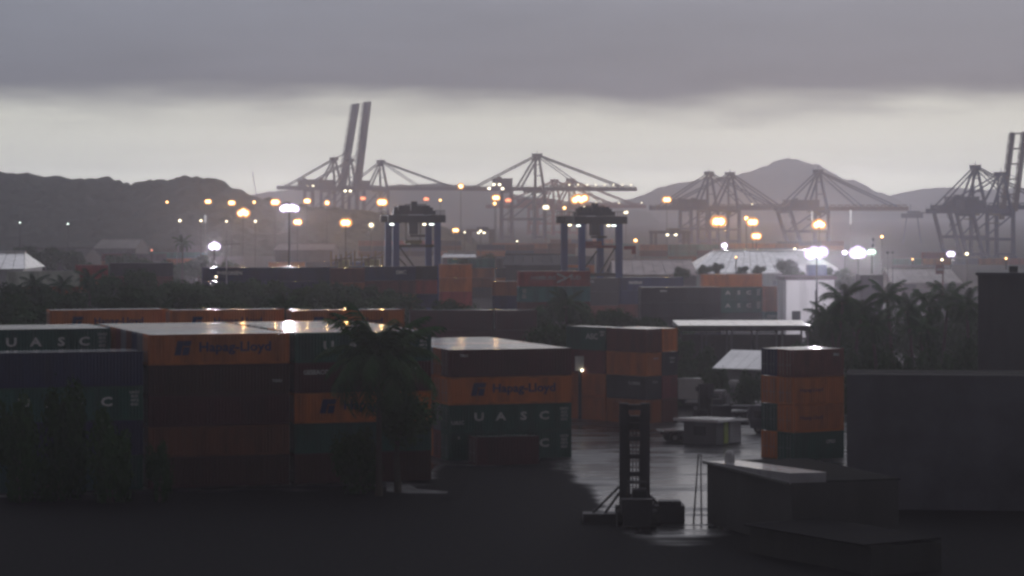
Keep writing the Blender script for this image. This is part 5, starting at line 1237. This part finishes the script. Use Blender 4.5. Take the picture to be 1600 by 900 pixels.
# greens by the yard and behind the shed
for px, yt, D, rp, lab in ((1062, 548, 345, 26, 'green shrub tree right of the corner stack, above the white truck'), (1098, 540, 362, 30, 'green shrub tree left of the small white roofed shed'), (1122, 566, 335, 28, 'low green shrub in front of the small white roofed shed'), (1168, 580, 330, 26, 'low green shrub right of the trucks near the navy container'),
                           (1215, 522, 400, 30, 'dark tree behind the right corner stack under the canopy end'), (1255, 530, 370, 34, 'dark tree right behind the wet roofed corner stack'), (1300, 520, 350, 36, 'dark bushy tree below the palms right of the corner stack'), (1075, 505, 420, 26, 'dark tree at the left end of the white canopy'), (1040, 585, 330, 20, 'small green shrub at the foot of the corner stack'),
                           (1345, 525, 330, 40, 'dark bush mass under the middle palms'), (1400, 535, 320, 40, 'dark bush under the palms above the wall edge'), (1460, 530, 320, 40, 'dark bush under the right palms above the wall edge'), (1505, 525, 325, 34, 'dark bush beside the dark block at the right')):
    tree(px, yt, D, rp, lab, 'shrubs and trees round the yard')
# hazy trees further off
for px, yt, D, rp, lab in ((1238, 405, 640, 26, 'round tree silhouetted against the big pale roof'), (1282, 412, 640, 24, 'round tree just below the dazzling floodlights'), (1320, 418, 660, 26, 'hazy tree right of the white building under the floodlights'), (1100, 413, 650, 14, 'small hazy tree at the left foot of the big pale roof'), (1120, 410, 680, 12, 'small hazy tree before the slope of the big pale roof'), (1062, 416, 640, 16, 'low hazy tree at the right end of the pinkish roof'),
                           (270, 404, 760, 30, 'hazy dark tree under the hazy palm at the left'), (310, 396, 800, 30, 'hazy dark tree below the violet white floodlight'), (225, 400, 780, 30, 'hazy dark tree left of the hazy palm'), (180, 396, 820, 34, 'hazy dark tree behind the dull red container'), (120, 390, 860, 34, 'hazy dark tree behind the pale green container'), (70, 384, 880, 32, 'hazy dark tree right of the white roofed shed'), (30, 384, 900, 26, 'hazy dark tree behind the white roofed shed'),
                           (350, 404, 800, 26, 'hazy tree at the pole with the cross arm'), (730, 402, 760, 16, 'hazy tree right of the left gantry crane'), (760, 395, 900, 20, 'hazy tree in front of the low hazy shed'), (1185, 414, 690, 12, 'tiny hazy tree at the foot of the big pale roof'), (1160, 414, 690, 12, 'tiny hazy tree second along the foot of the big pale roof')):
    tree(px, yt, D, rp, lab, 'hazy trees across the terminal')
# bushes in front of the left containers
for px, yt, D, rp, lab in ((95, 602, 233, 46, 'dark bushy tree hiding the lettering of the lower left container'), (30, 618, 231, 44, 'dark bush at the left edge before the containers'), (172, 634, 231, 40, 'low dark bush at the foot of the left stack'), (622, 606, 239, 62, 'dark leafy tree standing right beside the near palm trunk'), (560, 668, 238, 44, 'dark low bush left of the near palm trunk'), (250, 690, 231, 22, 'small dark shrub before the left stack')):
    tree(px, yt, D, rp, lab, 'bushes in front of the left stack')
for px, yt, D, rp, lab in ((1300, 468, 400, 34, 'leafy tree behind the leftmost palm of the clump'), (1340, 476, 410, 34, 'leafy tree behind the second palm pair of the clump'), (1380, 484, 395, 34, 'leafy tree behind the middle palm of the clump'), (1420, 480, 405, 34, 'leafy tree right behind the middle of the palm clump'), (1462, 478, 400, 34, 'leafy tree behind the right half of the palm clump'), (1500, 474, 395, 32, 'leafy tree behind the rightmost palms'), (1535, 478, 400, 30, 'leafy tree half behind the dark block'), (1275, 488, 410, 26, 'leafy tree at the foot of the white building')):
    tree(px, yt, D, rp, lab, 'trees behind the palms', hz=PZ(yt, D) * 0.5)

# ------------------------------------------------------------------ palms
def frond_mesh(seed, droop):
    r = random.Random(seed); b = MB(); n = 9; pts = []
    ang = 0.25
    p = Vector((0, 0, 0)); a = 0.62 - droop * 0.3
    for i in range(n + 1):
        pts.append(p.copy()); p = p + Vector((math.cos(a), 0, math.sin(a))) / n; a -= droop * 1.9 / n * (0.5 + i / n)
    b.tube(pts, [0.016 * (1 - 0.85 * i / n) for i in range(n + 1)], 4, cap=False)
    m = 26
    for i in range(2, m + 1):
        t = i / m * n; k = min(n - 1, int(t)); f = t - k; q = pts[k].lerp(pts[k + 1], f); d = (pts[k + 1] - pts[k]).normalized()
        ln = 0.26 * math.sin(PI * min(1, 0.12 + 0.80 * i / m)) ** 0.7 * r.uniform(0.85, 1.1)
        for s in (-1, 1):
            v = (Vector((0, s, 0)) * 0.82 + d * 0.55 + Vector((0, 0, -0.30 - 0.25 * r.random()))).normalized()
            w = d * 0.013; e1 = q + v * ln * 0.55; e2 = q + v * ln + Vector((0, 0, -0.06 * ln / 0.2))
            b.add([q - w, q + w, e1 + w * 1.1, e1 - w * 1.1, e2], [(0, 1, 2, 3), (3, 2, 4)])
    return b.mesh('frond', PALML)
FR = [frond_mesh(1, 0.55), frond_mesh(2, 0.95), frond_mesh(3, 1.35)]
def palm(px, ycrown, D, fl, label, n=20, group='palms behind the big dark wall', lean=0.0, seed=1):
    r = random.Random(seed); z = PZ(ycrown, D); e = empty('coconut_palm', (PX(px, D) - lean, D, 0)); tag(e, label, 'palm tree', group)
    b = MB(); k = 9
    b.tube([(lean * (i / k) ** 1.6, 0.05 * math.sin(i), z * i / k - 0.05) for i in range(k + 1)], [0.26 - 0.10 * i / k + (0.08 if i == 0 else 0) + 0.012 * (i % 2) for i in range(k + 1)], 8); b.build('trunk', BARKM, e)
    for i in range(n):
        lev = i / (n - 1); m = FR[0] if lev > 0.72 else (FR[1] if lev > 0.33 else FR[2])
        o = ob('frond', m, e); o.location = (lean, 0, z + 0.1); s = fl * r.uniform(0.85, 1.1)
        tilt = (0.55 - 1.25 * lev) + r.uniform(-0.12, 0.12)
        o.rotation_euler = (r.uniform(-.15, .15), tilt, i * 2.399 + r.uniform(-.2, .2)); o.scale = (s, s, s)
    b = MB()
    for i in range(5): b.ball((lean + 0.28 * math.cos(i * 1.3), 0.28 * math.sin(i * 1.3), z - 0.3), 0.15, 6, 4)
    b.build('coconuts', mat('coconut', (0.10, 0.09, 0.04), rough=0.6), e)
palm(592, 566, 236, 6.0, 'large dark coconut palm standing in front of the containers', 36, 'coconut palms', seed=3)
pl = [(1318, 462, 335, 3.7, 'tall palm at the left of the clump against the white building'), (1296, 492, 328, 3.2, 'lower palm at the left end of the clump, fronds over the canopy'), (1348, 478, 345, 3.4, 'palm between the two tallest at the left of the clump'), (1386, 458, 340, 3.6, 'tall palm in the middle of the clump under the dark square block'), (1418, 476, 332, 3.4, 'palm right of the middle tall one'), (1452, 470, 338, 3.4, 'palm in the right half of the clump below the red sign'), (1482, 462, 342, 3.4, 'upright palm near the dark block, second from the right'), (1510, 470, 335, 3.2, 'rightmost palm beside the dark block'), (1362, 505, 322, 3.0, 'low palm in front of the clump, left'), (1440, 508, 320, 3.0, 'low palm in front of the clump, right')]
for i, (px, y, D, fl, lab) in enumerate(pl): palm(px, y + 8, D, fl * random.Random(i + 40).uniform(0.85, 1.08), lab, random.Random(i + 9).choice([13, 15, 17, 19]), seed=10 + i, lean=random.Random(i).uniform(-1.6, 1.6))
for i, (px, y, D, fl, lab) in enumerate([(140, 440, 430, 3.0, 'palm top against the pale green container, left of three'), (54, 446, 432, 2.8, 'palm top at the left end of the pale green container'), (97, 448, 428, 2.8, 'palm top below the middle of the pale green container'), (885, 476, 372, 3.4, 'palm in the belt under the teal container'), (444, 482, 330, 2.6, 'small palm in the gap of the long orange row'), (250, 486, 330, 2.4, 'small palm at the left gap of the long orange row')]): palm(px, y, D, fl, lab, 16, 'palms in the tree belt', seed=30 + i)
palm(285, 380, 690, 3.0, 'hazy palm silhouette standing alone above the trees at the left', 16, 'coconut palms', seed=50)

# ------------------------------------------------------------------ air
b = MB(); b.box((0, 3475, 60.5), (4400, 7150, 123.0))
hz = b.build('haze', []); hz['kind'] = 'stuff'
hm = bpy.data.materials.new('haze_air'); hm.use_nodes = True; t = hm.node_tree; t.nodes.clear()
pv = t.nodes.new('ShaderNodeVolumePrincipled'); pv.inputs['Color'].default_value = (0.93, 0.905, 1.0, 1); pv.inputs['Density'].default_value = 0.00024; pv.inputs['Anisotropy'].default_value = 0.82
om = t.nodes.new('ShaderNodeOutputMaterial'); t.links.new(pv.outputs[0], om.inputs['Volume'])
hz.data.materials.append(hm); hz.visible_shadow = True
